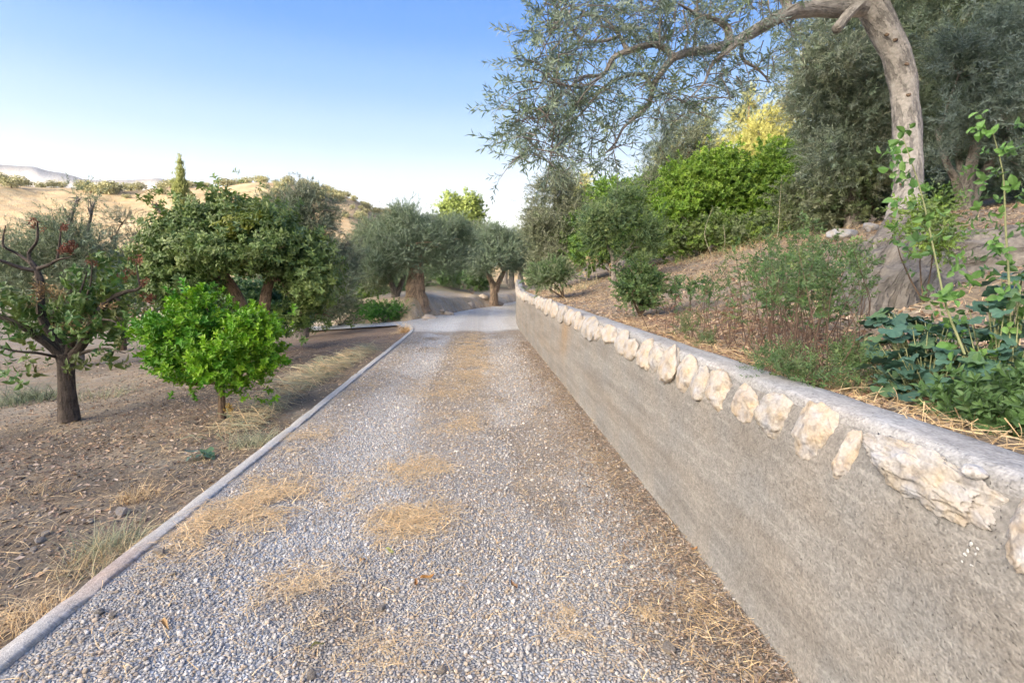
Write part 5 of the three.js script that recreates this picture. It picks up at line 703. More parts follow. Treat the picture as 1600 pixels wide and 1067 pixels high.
M.mallow = [[0.085, 0.19, 0.135], [0.10, 0.215, 0.145], [0.07, 0.155, 0.105], [0.125, 0.23, 0.105]].map((c) => new THREE.MeshPhysicalMaterial({ color: col(c), roughness: 0.55, side: THREE.DoubleSide, transmission: 0.3, thickness: 0 }));
function broadleaf(name, label, base, spots, seed, group) {
  const t = thing(name, label, 'plant', base, group), R = rng(seed), gs = [];
  spots.forEach(([x, y, z, s]) => {
    const p = V(x - base[0], y - base[1], z - base[2]), m = part('leaf', LOBED[Math.floor(R() * 2)], M.mallow[Math.floor(R() * 4)], t); m.position.copy(p); m.scale.setScalar(s); m.rotation.set((R() - 0.5) * 0.9, R() * 6.28, (R() - 0.5) * 0.5 - 0.25, 'YXZ');
    const root = V((R() - 0.5) * 0.08, 0, (R() - 0.5) * 0.08); gs.push(limb([root, root.clone().lerp(p, 0.6).add(V(0, -0.04, 0)), p], [0.004, 0.003, 0.002], { radial: 5, step: 0.06, lump: 0 }));
  });
  part('stalks', mergeGeometries(gs), M.stemGreen, t).userData.kind = 'stuff'; return t;
}
{
  const R = rng(231), spots = [];
  for (const [c, n] of [[[1.938, 1.273, -2.15, 0.124, 0.188, 0.2], 56], [[1.942, 1.199, -2, 0.14, 0.15, 0.2], 52], [[1.758, 1.174, -2, 0.065, 0.1, 0.12], 24], [[2.131, 1.339, -2.2, 0.138, 0.099, 0.2], 40], [[1.994, 1.39, -2.3, 0.115, 0.046, 0.1], 16]]) for (let i = 0; i < n; i++) { const d = V(gauss(R), gauss(R), gauss(R)).normalize(), q = Math.cbrt(R()); spots.push([c[0] + d.x * q * c[3], Math.max(c[1] + d.y * q * c[4], land(c[0], c[2]) + 0.03), c[2] + d.z * q * c[5], 0.42 + 0.62 * R()]); }
  broadleaf('broadleaf_plant', 'sprawling broad-leaved blue-green plant behind the wall, in front of the stump', near([1.958, 1.076, -2.05]), spots, 233);
  const s2 = []; for (const [c, n] of [[[2.086, 1.372, -1.9, 0.109, 0.166, 0.2], 60], [[2.05, 1.196, -1.75, 0.109, 0.131, 0.2], 54], [[2.2, 1.548, -2, 0.1, 0.075, 0.15], 12], [[1.95, 1.176, -1.85, 0.069, 0.116, 0.12], 20]]) for (let i = 0; i < n; i++) { const d = V(gauss(R), gauss(R), gauss(R)).normalize(), q = Math.cbrt(R()); s2.push([c[0] + d.x * q * c[3], Math.max(c[1] + d.y * q * c[4], land(c[0], c[2]) + 0.03), c[2] + d.z * q * c[5], 0.42 + 0.6 * R()]); }
  broadleaf('broadleaf_plant', 'dark broad-leaved plant around the straight pale stalk at the frame edge', near([2.056, 1.084, -1.8]), s2, 235);
  // the two climbing stalks with small rounded leaves
  const leafy = (label, path, n, seed, dense) => { const base = near(path[0]), t = thing('tall_shoot', label, 'plant', base), r = rng(seed), P = path.map((p) => V(...sub(p, base))); P[0].y = -0.03; part('stalk', limb(P, [0.0068, 0.0055, 0.0042, 0.0034, 0.0025, 0.0016], { radial: 8, step: 0.04, lump: 0.08 }), M.stemGreen, t); const c = new THREE.CatmullRomCurve3(P, false, 'centripetal'), list = []; for (let i = 0; i < n; i++) { const u = 0.12 + 0.88 * (i + r()) / n, p = c.getPoint(u), w = dense(u); for (let k = 0; k < 2; k++) { const d = V(gauss(r), 0.3 + gauss(r) * 0.4, gauss(r)).normalize(); list.push([p.x + d.x * w * r(), p.y + d.y * w * r(), p.z + d.z * w * r(), aim(d, r), 0.45 + 0.45 * r(), tint([[0.10, 0.23, 0.04], [0.07, 0.16, 0.04], [0.14, 0.27, 0.06]], r)]); } } instanced('foliage', sprig({ seed: seed, n: 4, len: 0.05, L: 0.05, W: 0.03, open: 1.4, fold: 0.4, droop: 0.2, round: true }), M.leaf, list, t); };
  leafy('tall slanting leafy shoot whose tip crosses the pale olive trunk', [[1.957, 1.08, -1.82], [1.948, 1.26, -1.88], [1.905, 1.473, -1.95], [1.879, 1.679, -2], [1.808, 1.937, -2.02], [1.709, 2.147, -2.02]], 30, 241, (u) => 0.06 + 0.12 * Math.exp(-(((u - 0.62) / 0.2) ** 2)));
  leafy('straight tall leafy shoot with a pale stalk, beside the dark broad-leaved plant', [[2.058, 1.084, -1.8], [2.103, 1.326, -1.86], [2.112, 1.551, -1.9], [2.085, 1.801, -1.92], [2.048, 1.996, -1.92], [1.986, 2.15, -1.92]], 38, 243, (u) => 0.05 + 0.08 * u);
  shrub('leafy_bush', 'dense dark green leafy growth against the wall cap at the frame edge', 'bush', [[1.817, 1.113, -1.62, 0.089, 0.069, 0.14], [1.778, 1.104, -1.5, 0.075, 0.075, 0.12], [1.808, 1.077, -1.75, 0.087, 0.048, 0.1], [1.859, 1.167, -1.5, 0.094, 0.113, 0.15]], { geo: SPRIG.citrus, n: 420, pal: C.shrub, seed: 245, subR: 0.06, subN: 6, scale: [0.35, 0.6], up: 0.4, bough: { r0: 0.006, r1: 0.003 } }, near([1.77, 1.067, -1.55]));
  shrub('leafy_bush', 'fresh green leaves growing round the stump behind the slanting shoot', 'bush', [[3.287, 2.065, -3.6, 0.108, 0.135, 0.15], [3.175, 1.823, -3.4, 0.093, 0.128, 0.15], [3.059, 1.88, -3.6, 0.036, 0.09, 0.1]], { geo: SPRIG.small, n: 200, pal: C.citrusBank.concat(C.weed), seed: 247, subR: 0.07, subN: 6, scale: [0.9, 1.4], bough: { r0: 0.006, r1: 0.003 } }, near([3.332, 1.649, -3.6]));
}
// small broad-leaved seedling in the orchard soil by the kerb
{ const b = near([-2.597, -4.815]), R = rng(5), s = []; for (let i = 0; i < 6; i++) s.push([b[0] + (R() - 0.5) * 0.17, b[1] + 0.05 + 0.05 * R(), b[2] + (R() - 0.5) * 0.14, 0.8 + 0.4 * R()]); broadleaf('seedling', 'small broad-leaved green seedling alone on the soil near the kerb', b, s, 251); }

// ------------------------------------------------------------------ scrub trees on the sunlit hill
{
  const make = (seed) => { const t = thing('scrub_tree', 'rounded scrub tree dotted on the sunlit dry hillside', 'tree', [0, 0, 0], 'scrub trees on the sunlit hill'), r = rng(seed), pos = []; for (let i = 0; i < 520; i++) { const a = Math.floor(r() * 7) * 2.4, cx = Math.cos(a) * 0.9, cz = Math.sin(a) * 0.9, cy = 1.9 + 0.5 * Math.sin(a * 3), d = V(gauss(r), gauss(r), gauss(r)).normalize(), q = Math.pow(r(), 0.35), p = V(cx + d.x * q * 1.3, cy + d.y * q * 1.15, cz + d.z * q * 1.3); pushLeaf(pos, p, V(d.x + gauss(r) * 0.5, d.y + gauss(r) * 0.5, d.z + gauss(r) * 0.5).normalize(), V(gauss(r), gauss(r), gauss(r)).normalize(), 0.5, 0.34); } const f = part('foliage', fromTris(pos), M.scrub, t); part('trunk', limb([[0, -0.5, 0], [0.05, 0.8, 0], [0, 2, 0]], [0.22, 0.17, 0.1], { radial: 6, step: 0.5 }), M.barkBrown, t); return t; };
  M.scrub = new THREE.MeshPhysicalMaterial({ color: col([0.27, 0.265, 0.135]), roughness: 0.8, side: THREE.DoubleSide, transmission: 0.2, thickness: 0 });
  const protos = [make(301), make(305), make(309)], r = rng(313); let k = 0;
  const put = (a, t, s, where) => { const o = k < 3 ? protos[k] : protos[k % 3].clone(); if (k >= 3) { o.name = numbered('scrub_tree'); scene.add(o); } const p = hillAt(a, t); o.position.set(p[0], p[1] - 0.15, p[2]); o.scale.set(s * (0.9 + 0.4 * r()), s * (0.75 + 0.3 * r()), s * (0.9 + 0.4 * r())); o.rotation.y = r() * 6.28; o.userData = { ...o.userData, label: where[0], group: where[1] }; k++; };
  const SKY = ['small rounded scrub tree on the skyline of the sunlit hill', 'scrub trees on the skyline of the sunlit hill'], SLOPE = ['rounded scrub tree on the open tan slope near the cypress', 'scrub trees on the open slope near the cypress'], FLANK = ['scrub tree on the wooded flank of the hill, behind the tall grey olive', 'scrub trees on the wooded flank of the hill'], REST = ['scrub tree half hidden low on the hill behind the orchard', 'scrub trees low on the hill behind the orchard'];
  const B = (px) => (px - 744) / 800;
  for (const [px, t, s] of [[12, 0.99, 1.3], [22, 0.99, 1.2], [30, 0.98, 1.1], [42, 0.98, 1.0], [66, 0.93, 1.5], [74, 0.94, 1.2], [25, 0.86, 1.2], [22, 0.72, 1.2], [40, 0.7, 0.9], [14, 0.74, 0.9], [140, 0.88, 1.0], [152, 0.93, 1.0], [182, 0.83, 1.7], [190, 0.8, 1.5], [203, 0.78, 1.5], [216, 0.8, 1.6], [226, 0.83, 1.5], [245, 0.93, 1.3], [240, 0.97, 1.2], [256, 0.9, 1.2], [305, 1.0, 1.2], [318, 1.0, 1.5], [330, 0.98, 1.2], [342, 1.0, 1.0], [352, 1.0, 1.0], [300, 0.9, 1.3], [320, 0.88, 1.3], [385, 1.0, 1.1], [398, 1.0, 1.3], [410, 1.0, 1.3], [425, 0.99, 1.1], [375, 0.9, 1.4]]) put(B(px), t, s, t > 0.965 ? SKY : SLOPE);
  while (k < 122) { const px = 430 + 215 * r(), t = 0.45 + 0.58 * Math.sqrt(r()); put(B(px), t, 0.5 + 0.7 * r(), FLANK); }
  while (k < 150) put(B(-260 + 560 * r()), 0.5 + 0.5 * r(), 0.6 + 0.8 * r(), REST);
}

// ------------------------------------------------------------------ loose things on the ground
{
  const pebs = [0, 1, 2].map((k) => rockGeo(500 + k, { detail: 5, cuts: 9, rough: 0.16, size: [1, 0.72, 0.85], pal: [[0.46, 0.41, 0.35], [0.54, 0.50, 0.46], [0.42, 0.33, 0.25]] }));
  const stones = [[62, 838, 0.035, 'pale stone lying in the dark soil near the bottom corner, largest of a trio'], [70, 828, 0.028, 'flat pale stone leaning behind the largest stone of the trio'], [50, 851, 0.022, 'small pale stone at the front of the trio'], [141, 813, 0.028, 'whitish stone on bare soil halfway from the trio to the kerb'], [192, 803, 0.05, 'flat white chip with grey marks, on the soil close to the kerb'], [190, 695, 0.03, 'white stone among the fallen leaves'], [155, 960, 0.024, 'pink-white pebble beside the kerb, larger of two'], [175, 966, 0.019, 'pinkish pebble beside the kerb, smaller of two'], [269, 900, 0.017, 'white round pebble on the gravel near the kerb'], [400, 948, 0.014, 'white pebble out on the gravel'], [1045, 1020, 0.03, 'white flat stone chip on the gravel close to the wall'], [248, 868, 0.04, 'long whitish chip lying right against the kerb'], [757, 664, 0.03, 'small white stone in the middle of the drive'], [596, 955, 0.022, 'pale rounded pebble, biggest in the middle of the gravel'], [690, 1052, 0.02, 'white pebble at the bottom edge of the picture'], [486, 1060, 0.022, 'cream pebble at the bottom edge, towards the kerb']];
  const P = [[-2.877, -3.381], [-2.915, -3.47], [-2.837, -3.273], [-2.711, -3.592], [-2.549, -3.678], [-3.808, -5.58], [-1.804, -2.382], [-1.724, -2.349], [-1.642, -2.686], [-1.084, -2.389], [0.807, -1.95], [-1.839, -2.903], [0.075, -5.375], [-0.468, -2.313], [-0.154, -1.903], [-0.674, -1.912]];
  const R = rng(61); stones.forEach(([, , s, label], i) => { const m = new THREE.Mesh(pebs[i % 3], M.rock), p = P[i], gy = p[0] > -2.0 ? 0.008 : land(p[0], p[1]); m.name = numbered('stone'); m.scale.set(s * (i === 11 ? 1.5 : 1), s * 0.8, s * (i === 11 ? 0.5 : 1)); m.position.set(p[0], gy + s * 0.4, p[1]); m.rotation.set(R() * 0.4, i === 11 ? -0.6 : R() * 6, R() * 0.4); scene.add(m); tag(m, label, 'stone'); });
  const w = new THREE.Mesh(rockGeo(520, { detail: 7, size: [0.26, 0.10, 0.16], pal: [[0.55, 0.53, 0.5], [0.62, 0.61, 0.59], [0.45, 0.42, 0.38]] }), M.rock); w.name = numbered('stone'); const wp = near([6.055, 2.213, -8.2]); w.position.set(wp[0], wp[1] + 0.06, wp[2]); scene.add(w); tag(w, 'large whitish stone on the crest of the bank by the stump', 'stone');
  const w2 = new THREE.Mesh(rockGeo(523, { detail: 7, size: [0.12, 0.09, 0.10], pal: [[0.40, 0.38, 0.35], [0.46, 0.44, 0.42], [0.33, 0.3, 0.27]] }), M.rock); w2.name = numbered('stone'); const wq = near([6.362, 2.322, -8]); w2.position.set(wq[0], wq[1] + 0.05, wq[2]); scene.add(w2); tag(w2, 'grey boulder touching the side of the stump', 'stone');
  // single fallen leaves on the gravel
  const leafG = (seed, L, W, curl) => { const r = rng(seed), pos = [], n = 6; const at = (t, s) => { const wdt = Math.sin(Math.PI * Math.pow(t, 0.8)) * W * 0.5, a = s * curl * (1 + 0.3 * Math.sin(t * 5)); return [(t - 0.5) * L, 0.012 + Math.abs(Math.sin(a)) * wdt * 0.9 + 0.012 * Math.sin(t * 6 + seed), Math.cos(a) * s * wdt]; }; for (let i = 0; i < n; i++) for (const s of [-1, 1]) { const a = at(i / n, 0), b = at((i + 1) / n, 0), c = at((i + 1) / n, s), d = at(i / n, s); pos.push(...a, ...b, ...c, ...a, ...c, ...d); } const g = mergeVertices(fromTris(pos).deleteAttribute('normal')); g.computeVertexNormals(); return g; };
  const FL = [['orange dry leaf on the gravel, brightest one in the middle of the drive', [-0.27, -2.544], 0.085, 0.04, [0.50, 0.25, 0.07]], ['small brown dry leaf just beside the brightest orange leaf', [-0.325, -2.497], 0.05, 0.03, [0.33, 0.18, 0.08]], ['pale yellow-green fallen leaf on the gravel', [-0.516, -2.818], 0.06, 0.045, [0.40, 0.42, 0.16]], ['small orange curled leaf beside the pale yellow-green leaf', [-0.65, -2.734], 0.055, 0.032, [0.46, 0.26, 0.10]], ['curled tan leaf lying alone on the gravel near the kerb', [-1.438, -2.259], 0.10, 0.035, [0.42, 0.27, 0.13]], ['olive-coloured fallen leaf near the bottom edge of the picture', [-0.694, -2.073], 0.065, 0.03, [0.34, 0.33, 0.13]], ['brown curled leaf on the gravel towards the wall', [0.18, -2.446], 0.08, 0.03, [0.25, 0.15, 0.08]], ['orange leaf lying against the foot of the wall', [1.25, -2.722], 0.06, 0.03, [0.45, 0.25, 0.11]]];
  FL.forEach(([label, p, L, W, c], i) => { const m = new THREE.Mesh(leafG(i + 1, L, W, 0.5 + 0.25 * (i % 3)), std({ color: col(c), roughness: 0.7, side: THREE.DoubleSide })); m.name = numbered('fallen_leaf'); m.position.set(p[0], 0.012, p[1]); m.rotation.set(0.1, i * 1.3 + 0.4, 0.1); scene.add(m); tag(m, label, 'leaf'); });
}
const yaw = (a, tilt = 0, roll = 0) => new THREE.Quaternion().setFromEuler(new THREE.Euler(tilt, a, roll, 'YXZ'));
{ // gravel stones, one heap of stuff
  const r = rng(71), sides = [0, 1].map((k) => rockGeo(540 + k, { detail: 1, cuts: 6, rough: 0.1, size: [1, 0.66, 0.8] })).map((g) => { g.deleteAttribute('color'); g.deleteAttribute('uv'); return g; }), lists = [[], []];
  let z = -1.2; while (z > -15) { const d = -z, size = lerp(0.0132, 0.019, smoothstep(d, 2, 10)), thin = smoothstep(d, 6.5, 15), stepZ = size * 1.35; const [a, b] = mainStrip(z);
    for (let x = a + 0.1; x < b; x += size * 1.35) { const X = x + (r() - 0.5) * size * 1.2, Z = z + (r() - 0.5) * size * 1.2, dirt = trackDirt(X, Z); if (Math.abs((X + 0.28) / Math.max(0.5, d)) > 1.25 || r() < Math.max(dirt * 0.74 + 0.03, thin)) continue; const s = size * (0.36 + 0.68 * r() * r() + (r() < 0.035 ? 0.4 * r() : 0)), k = 0.62 + 0.75 * r() * r() + (r() < 0.04 ? 0.5 : 0), warm = r() < 0.16 + dirt * 0.3; const c = warm ? [0.56 * k, 0.455 * k, 0.34 * k] : [0.565 * k, 0.535 * k, 0.49 * k]; lists[r() < 0.5 ? 0 : 1].push([X, 0.008 + 0.012 * fbm(X * 1.5, 0, Z * 1.5, 2) - 0.014 * (1 - smoothstep(Math.abs(Math.abs(X + 0.3) - 0.8), 0.1, 0.4)) + s * 0.28, Z, yaw(r() * 6.28, gauss(r) * 0.35, gauss(r) * 0.35), s, c]); }
    z -= stepZ; }
  for (const k of [0, 1]) { const m = instanced(numbered('gravel'), sides[k], M.pebble, lists[k]); }
  console.log('pebbles', lists[0].length + lists[1].length);
}
// straw: thin bent blades lying about
const blade = (() => { const pos = [], n = 4, w = 0.016; const at = (t, s) => [t - 0.5, 0.10 * Math.sin(t * Math.PI), s * w * (1 - 0.75 * t) + 0.12 * t * t]; for (let i = 0; i < n; i++) { const a = at(i / n, -1), b = at(i / n, 1), c = at((i + 1) / n, 1), d = at((i + 1) / n, -1); pos.push(...a, ...b, ...c, ...a, ...c, ...d); } return fromTris(pos); })();
const upBlade = (() => { const pos = [], n = 4, w = 0.012; const at = (t, s) => [s * w * (1 - 0.85 * t), t, 0.38 * t * t]; for (let i = 0; i < n; i++) { const a = at(i / n, -1), b = at(i / n, 1), c = at((i + 1) / n, 1), d = at((i + 1) / n, -1); pos.push(...a, ...b, ...c, ...a, ...c, ...d); } return fromTris(pos); })();
const leafFlat = (() => { const pos = []; for (const s of [-1, 1]) pos.push(-0.5, 0, 0, 0.05, 0.02, 0, 0, 0.16, s * 0.26, 0.05, 0.02, 0, 0.5, 0.10, 0, 0, 0.16, s * 0.26); return fromTris(pos); })();
const groundY = (x, z) => { const [a, b] = mainStrip(z); return x > a + 0.05 && x < b - 0.02 && z < 3 && z > farEdge(x) ? 0.014 : land(x, z); };
{ // straw patches on the drive: [x, z, radius x, radius z, count, blade length]
  const r = rng(83), list = [], S = C.straw;
  const patches = [[...[-1.577, -3.531], 0.36, 0.42, 1500, 0.13], [...[-0.45, -3.217], 0.26, 0.26, 850, 0.11], [...[-0.522, -4.113], 0.34, 0.3, 800, 0.10], [...[-0.216, -5.443], 0.34, 0.4, 700, 0.10], [...[-1.652, -4.935], 0.26, 0.4, 600, 0.10], [...[-0.981, -3.704], 0.14, 0.25, 260, 0.09], [...[-0.924, -2.55], 0.24, 0.16, 420, 0.08], [...[-0.498, -7.095], 0.45, 0.7, 1500, 0.11], [...[-0.146, -11.716], 0.42, 2.2, 4200, 0.13], [...[-0.057, -8.523], 0.42, 1.3, 2400, 0.11], [...[-1.664, -7.176], 0.25, 0.6, 420, 0.10], [...[-0.934, -2.232], 0.22, 0.12, 300, 0.07], [...[0.308, -2.023], 0.2, 0.16, 260, 0.07], [...[0.414, -2.228], 0.05, 0.05, 60, 0.06], [...[0.793, -2.179], 0.05, 0.05, 60, 0.06], [...[-0.407, -2.034], 0.2, 0.12, 200, 0.07], [...[1.01, -2.055], 0.18, 0.3, 105, 0.1], [...[1.035, -2.5], 0.16, 0.4, 95, 0.09], [...[-1.803, -3.184], 0.25, 0.35, 520, 0.10], [...[-2.131, -11.854], 0.22, 1.2, 420, 0.12], [...[0.985, -4.08], 0.16, 1.0, 175, 0.08], [...[1.087, -7.414], 0.18, 2.4, 225, 0.09], [...[-2.185, -15.383], 0.25, 0.5, 300, 0.2]];
  for (const [x, z, rx, rz, n, L] of patches) { const bias = r() * 3.14; for (let i = 0; i < n * 1.25; i++) { const X = x + gauss(r) * rx * 0.58, Z = z + gauss(r) * rz * 0.62; if (fbm(X * 3.1, 6, Z * 3.1, 3) < -0.16 + 0.16 * (r() - 0.5)) continue; list.push([X, groundY(X, Z) + 0.006 + 0.014 * r(), Z, yaw(bias + gauss(r) * 1.3, gauss(r) * 0.12, gauss(r) * 0.07), [L * (0.5 + 1.3 * r()), L * (0.25 + 0.35 * r()), L * (0.75 + 0.5 * r())], tint(S, r, 0.4)]); } }
  for (let i = 0; i < 12000; i++) { const Z = -1.3 - 10 * Math.pow(r(), 1.5), [a, b] = mainStrip(Z), X = lerp(a + 0.1, b - 0.05, r()); if (r() > 0.25 + trackDirt(X, Z)) continue; const L = 0.03 + 0.07 * r(); list.push([X, 0.014 + 0.01 * r(), Z, yaw(r() * 6.28, gauss(r) * 0.2, gauss(r) * 0.15), [L, L, L * 1.3], tint(S, r, 0.3)]); }
  const m = instanced(numbered('straw'), blade, M.straw, list); tag(m, 'loose dry straw lying in patches over the gravel drive', 'straw');
  const lit = []; for (let i = 0; i < 15000; i++) { const Z = -1.3 - 11 * Math.pow(r(), 1.3), b = wallX(Z), X = b - 0.03 - Math.abs(gauss(r)) * 0.27; const L = 0.014 + 0.026 * r(); lit.push([X, 0.014 + 0.01 * r(), Z, yaw(r() * 6.28, gauss(r) * 0.5, gauss(r) * 0.4), [L, L * 0.8, L * 0.55], tint([[0.19, 0.135, 0.095], [0.26, 0.2, 0.15], [0.13, 0.1, 0.078], [0.32, 0.26, 0.205]], r, 0.3)]); }
  const m2 = instanced(numbered('leaf_litter'), leafFlat, M.leafDry, lit); tag(m2, 'small brown dead leaves and twigs along the foot of the wall', 'leaf litter');
}
{ // orchard floor: fallen leaves, clods, straw
  const r = rng(89), leaves = [], straw = [], clods = [];
  for (let i = 0; i < 46000; i++) { const z = -2 - 13 * Math.pow(r(), 1.0), x = kerbX(Math.max(z, -15)) - 0.12 - Math.pow(r(), 0.8) * (2.5 + -z * 0.75); const k = fbm(x * 0.5, 3, z * 0.5, 3); const dens = 0.30 + 0.9 * Math.exp(-(((x + 4.4) / 1.8) ** 2 + ((z + 6.1) / 1.6) ** 2)) + 0.7 * k; if (r() > dens) continue; const L = 0.018 + 0.045 * r() * (0.4 + r()); leaves.push([x, land(x, z) + 0.004, z, yaw(r() * 6.28, gauss(r) * 0.4, gauss(r) * 0.35), [L, L * (0.4 + 0.8 * r()), L * (0.7 + 0.4 * r())], tint(C.litter, r, 0.35)]); }
  for (let i = 0; i < 24000; i++) { const z = -1.8 - 14 * Math.pow(r(), 1.2), x = kerbX(Math.max(z, -15)) - 0.1 - Math.pow(r(), 1.1) * (1.5 + -z * 0.8); const k = fbm(x * 0.7 + 9, 3, z * 0.7, 3) + (x > -3.4 ? 0.12 : 0); if (r() > 0.34 + 1.8 * k) continue; const L = 0.05 + 0.12 * r(); straw.push([x, land(x, z) + 0.004 + 0.02 * r(), z, yaw(0.8 + gauss(r) * 1.0, gauss(r) * 0.3, gauss(r) * 0.22), [L, L * 0.8, L], tint(C.straw, r, 0.3).map((q) => q * 0.8)]); }
  for (let i = 0; i < 9000; i++) { const z = -1.8 - 9 * Math.pow(r(), 1.4), x = kerbX(Math.max(z, -15)) - 0.12 - r() * (1.8 + -z * 0.75); const s = 0.004 + 0.013 * r() * r(); const k = r() < 0.12 ? 0.4 : 0.16; clods.push([x, land(x, z) + s * 0.3, z, yaw(r() * 6, r(), r()), s, [k * 1.1, k * 0.95, k * 0.8]]); }
  tag(instanced(numbered('leaf_litter'), leafFlat, M.leafDry, leaves), 'brown fallen leaves spread over the orchard soil', 'leaf litter');
  tag(instanced(numbered('straw'), blade, M.straw, straw), 'dry cut grass strewn on the orchard soil beside the kerb', 'straw');
  tag(instanced(numbered('soil_clods'), rockGeo(560, { detail: 1, cuts: 4, size: [1, 0.75, 0.85] }).deleteAttribute('color').deleteAttribute('uv'), M.pebble, clods), 'clods and stones in the orchard soil', 'soil');
  // dry tufts and a drift of pruned grey-green stalks along the kerb
  const tuft = (label, p, n, h, spread, pal, name = 'dry_grass', cat = 'grass') => { const b = near([p[0], 0, p[1]]), l = []; for (let i = 0; i < n; i++) { const a = r() * 6.28, q = Math.pow(r(), 0.6) * spread, x = b[0] + Math.cos(a) * q, z = b[2] + Math.sin(a) * q * 0.8, L = h * (0.5 + 0.8 * r()); l.push([x - b[0], land(x, z) - b[1], z - b[2], yaw(r() * 6.28, 0.15 + Math.abs(gauss(r)) * 0.4, gauss(r) * 0.35), [L, L * (0.6 + 0.4 * r()), L * 1.2], tint(pal, r, 0.25)]); } const t = thing(name, label, cat, b); instanced('blades', upBlade, M.straw, l, t); return t; };
  const DS = C.straw.map((c) => c.map((q) => q * 0.8)), GG = [[0.22, 0.24, 0.14], [0.17, 0.20, 0.11], [0.30, 0.29, 0.18], [0.36, 0.32, 0.2]];
  tuft('dry tan grass tuft by the kerb, below the seedling', [-2.656, -3.988], 260, 0.16, 0.17, DS);
  tuft('dry grass tuft spilling towards the kerb close to the camera', [-2.192, -2.982], 420, 0.17, 0.26, DS.concat(GG));
  tuft('golden dry grass in the bottom corner beside the kerb', [-2.215, -2.452], 420, 0.14, 0.22, C.straw);
  tuft('grey-green withered weed heap against the kerb, near the camera', [-2.3, -3.169], 300, 0.2, 0.2, GG, 'weed_heap', 'weed');
  tuft('grey-green withered weed against the kerb beside the seedling', [-2.247, -5.127], 320, 0.22, 0.24, GG, 'weed_heap', 'weed');
  tuft('dry grass tuft on bare soil under the half-bare fruit tree', [-3.718, -4.413], 200, 0.12, 0.25, DS);
  tuft('grey-green grass patch at the frame edge behind the half-bare tree', [-8.212, -9.732], 700, 0.42, 0.75, [[0.11, 0.15, 0.085], [0.15, 0.19, 0.11], [0.2, 0.21, 0.12]], 'grass_patch');
  tuft('thin pale grass beside the trunk of the half-bare tree', [-6.675, -9.289], 260, 0.3, 0.6, GG, 'grass_patch');
  for (const [label, x0, z0, x1, z1, n, h] of [['long heap of cut grey-green stalks along the kerb, before the bend', ...[-2.174, -11.686], ...[-2.406, -7.89], 1900, 0.34], ['thin drift of cut stalks nearer along the same kerb', ...[-2.43, -7.664], ...[-2.236, -5.491], 600, 0.24]]) { const b = near([x0, 0, z0]), l = []; for (let i = 0; i < n; i++) { const t = r(), x = lerp(x0, x1, t) - 0.12 - Math.abs(gauss(r)) * 0.3, z = lerp(z0, z1, t) + gauss(r) * 0.2, L = h * (0.5 + r()); l.push([x - b[0], land(x, z) - b[1] + 0.13 * r(), z - b[2], yaw(-0.5 + gauss(r) * 0.7, 0.2 + gauss(r) * 0.25, gauss(r) * 0.2), [L * 1.3, L * 0.7, L], tint(GG.concat(DS), r, 0.2)]); } const t = thing('pruned_stalks', label, 'brush heap', b); instanced('blades', blade, M.straw, l, t); }
  tuft('pale dry weed tuft on the end of the kerb at the junction', [-2.122, -15.198], 160, 0.42, 0.12, C.straw);
  { const rk = rng(97), rocks = [0, 1, 2].map((k) => rockGeo(580 + k, { detail: 4, cuts: 9, rough: 0.25, size: [1, 0.7, 0.8], pal: [[0.62, 0.52, 0.41], [0.70, 0.61, 0.51], [0.55, 0.40, 0.29]] })); const L = ['rough tan rock low on the dry bank under the old olive', 'pale broken rock in the middle of the dry bank across the drive', 'flat tan rock on the lip of the dry bank', 'small jagged rock where the dry bank meets the drive', 'tan rock on the dry bank towards the V-forked olive', 'last pale rock of the dry bank, near the V-forked olive']; [[672, 19.3, 0.35], [700, 21.3, 0.3], [690, 21.6, 0.25], [665, 18.6, 0.16], [735, 25, 0.3], [755, 27.5, 0.28]].forEach(([px, d, q], i) => { const m = new THREE.Mesh(rocks[i % 3], M.rock), x = (px - 744) / 800 * d; m.name = numbered('rock'); m.scale.setScalar(q); m.position.set(...on(x, -d, -q * 0.15)); m.rotation.y = rk() * 6; scene.add(m); tag(m, L[i], 'rock'); }); }
  for (const [label, px, d, n, h, q] of [['dry tuft on the bank between the young dark tree and the crest', 1010, 10.5, 220, 0.26, 0.5], ['dry grass on the crest under the leaning citrus trunk', 1110, 12.5, 420, 0.3, 0.9], ['wide dry grass fringe on the crest in front of the dense citrus', 1200, 11.5, 520, 0.32, 1.1], ['dry tuft beside the large whitish stone', 1290, 8.6, 300, 0.28, 0.6], ['low dry grass halfway up the open bank', 1150, 7.5, 320, 0.18, 0.7], ['dry tuft on the bank above the tufted shoots', 1110, 8.5, 240, 0.2, 0.5], ['dry grass where the bank meets the tall grey-green tree', 905, 14, 320, 0.35, 0.7]]) tuft(label, [(px - 744) / 800 * d, -d], n, h, q, DS.concat(GG));
  tuft('dry grass slope below the old olive trunk', [-2.6, -19.6], 700, 0.3, 0.8, DS.concat(GG));
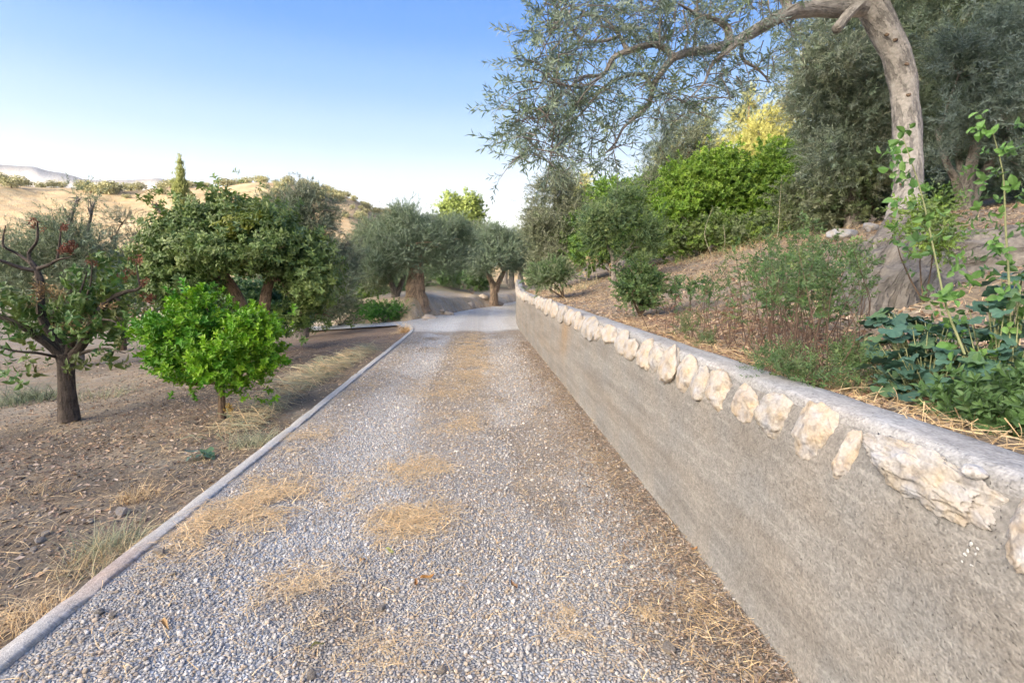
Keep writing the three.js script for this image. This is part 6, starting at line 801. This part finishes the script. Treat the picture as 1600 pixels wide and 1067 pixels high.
  // bank: straw and leaf litter
  const bl = [], bs = []; for (let i = 0; i < 42000; i++) { const z = -1.6 - 16 * Math.pow(r(), 1.3), x = wallX(z) + 0.2 + Math.pow(r(), 1.1) * 7.5; if (Math.abs(x / z) > 1.3) continue; const y = land(x, z), k = fbm(x * 0.8, 2, z * 0.8, 3); if (r() < 0.42 + 0.9 * k) { const L = 0.06 + 0.13 * r(); bs.push([x, y + 0.005 + 0.02 * r(), z, yaw(0.4 + gauss(r) * 1.2, gauss(r) * 0.3, 0.25 + gauss(r) * 0.25), [L, L * 0.7, L], tint(C.straw, r, 0.3).map((q) => q * 0.9)]); } else { const L = 0.03 + 0.045 * r(); bl.push([x, y + 0.004, z, yaw(r() * 6.28, gauss(r) * 0.4, gauss(r) * 0.4), [L, L * 0.7, L * 0.8], tint(C.litter, r, 0.35)]); } }
  for (let i = 0; i < 5200; i++) { const z = -1.9 - 4.2 * r(), x = 1.58 + 1.1 * r(); const L = 0.02 + 0.035 * r(); bl.push([x, land(x, z) + 0.006, z, yaw(r() * 6.28, gauss(r) * 0.5, gauss(r) * 0.4), [L, L * 0.8, L * 0.7], tint([[0.22, 0.12, 0.08], [0.30, 0.19, 0.13], [0.16, 0.09, 0.065], [0.36, 0.27, 0.19]], r, 0.3)]); }
  tag(instanced(numbered('straw'), blade, M.straw, bs), 'dry straw covering the bank above the wall', 'straw');
  tag(instanced(numbered('leaf_litter'), leafFlat, M.leafDry, bl), 'dead leaves scattered on the bank above the wall', 'leaf litter');
  const edge = []; for (let i = 0; i < 1000; i++) { const z = -1.2 - 4.5 * Math.pow(r(), 1.6), x = 1.56 + 0.10 * Math.abs(gauss(r)), L = 0.06 + 0.10 * r(); edge.push([x, land(x, z) + 0.01 + 0.03 * r(), z, yaw(r() * 6.28, gauss(r) * 0.5, gauss(r) * 0.5), [L, L * 0.8, L], tint(C.straw, r, 0.3).map((q) => q * 0.75)]); }
  tag(instanced(numbered('straw'), blade, M.straw, edge), 'rim of matted dry grass along the back edge of the wall cap', 'straw');
}

// ------------------------------------------------------------------ shadows everywhere, then draw
scene.traverse((o) => { if (o.isMesh) { o.castShadow = true; o.receiveShadow = true; } });
renderer.render(scene, camera);
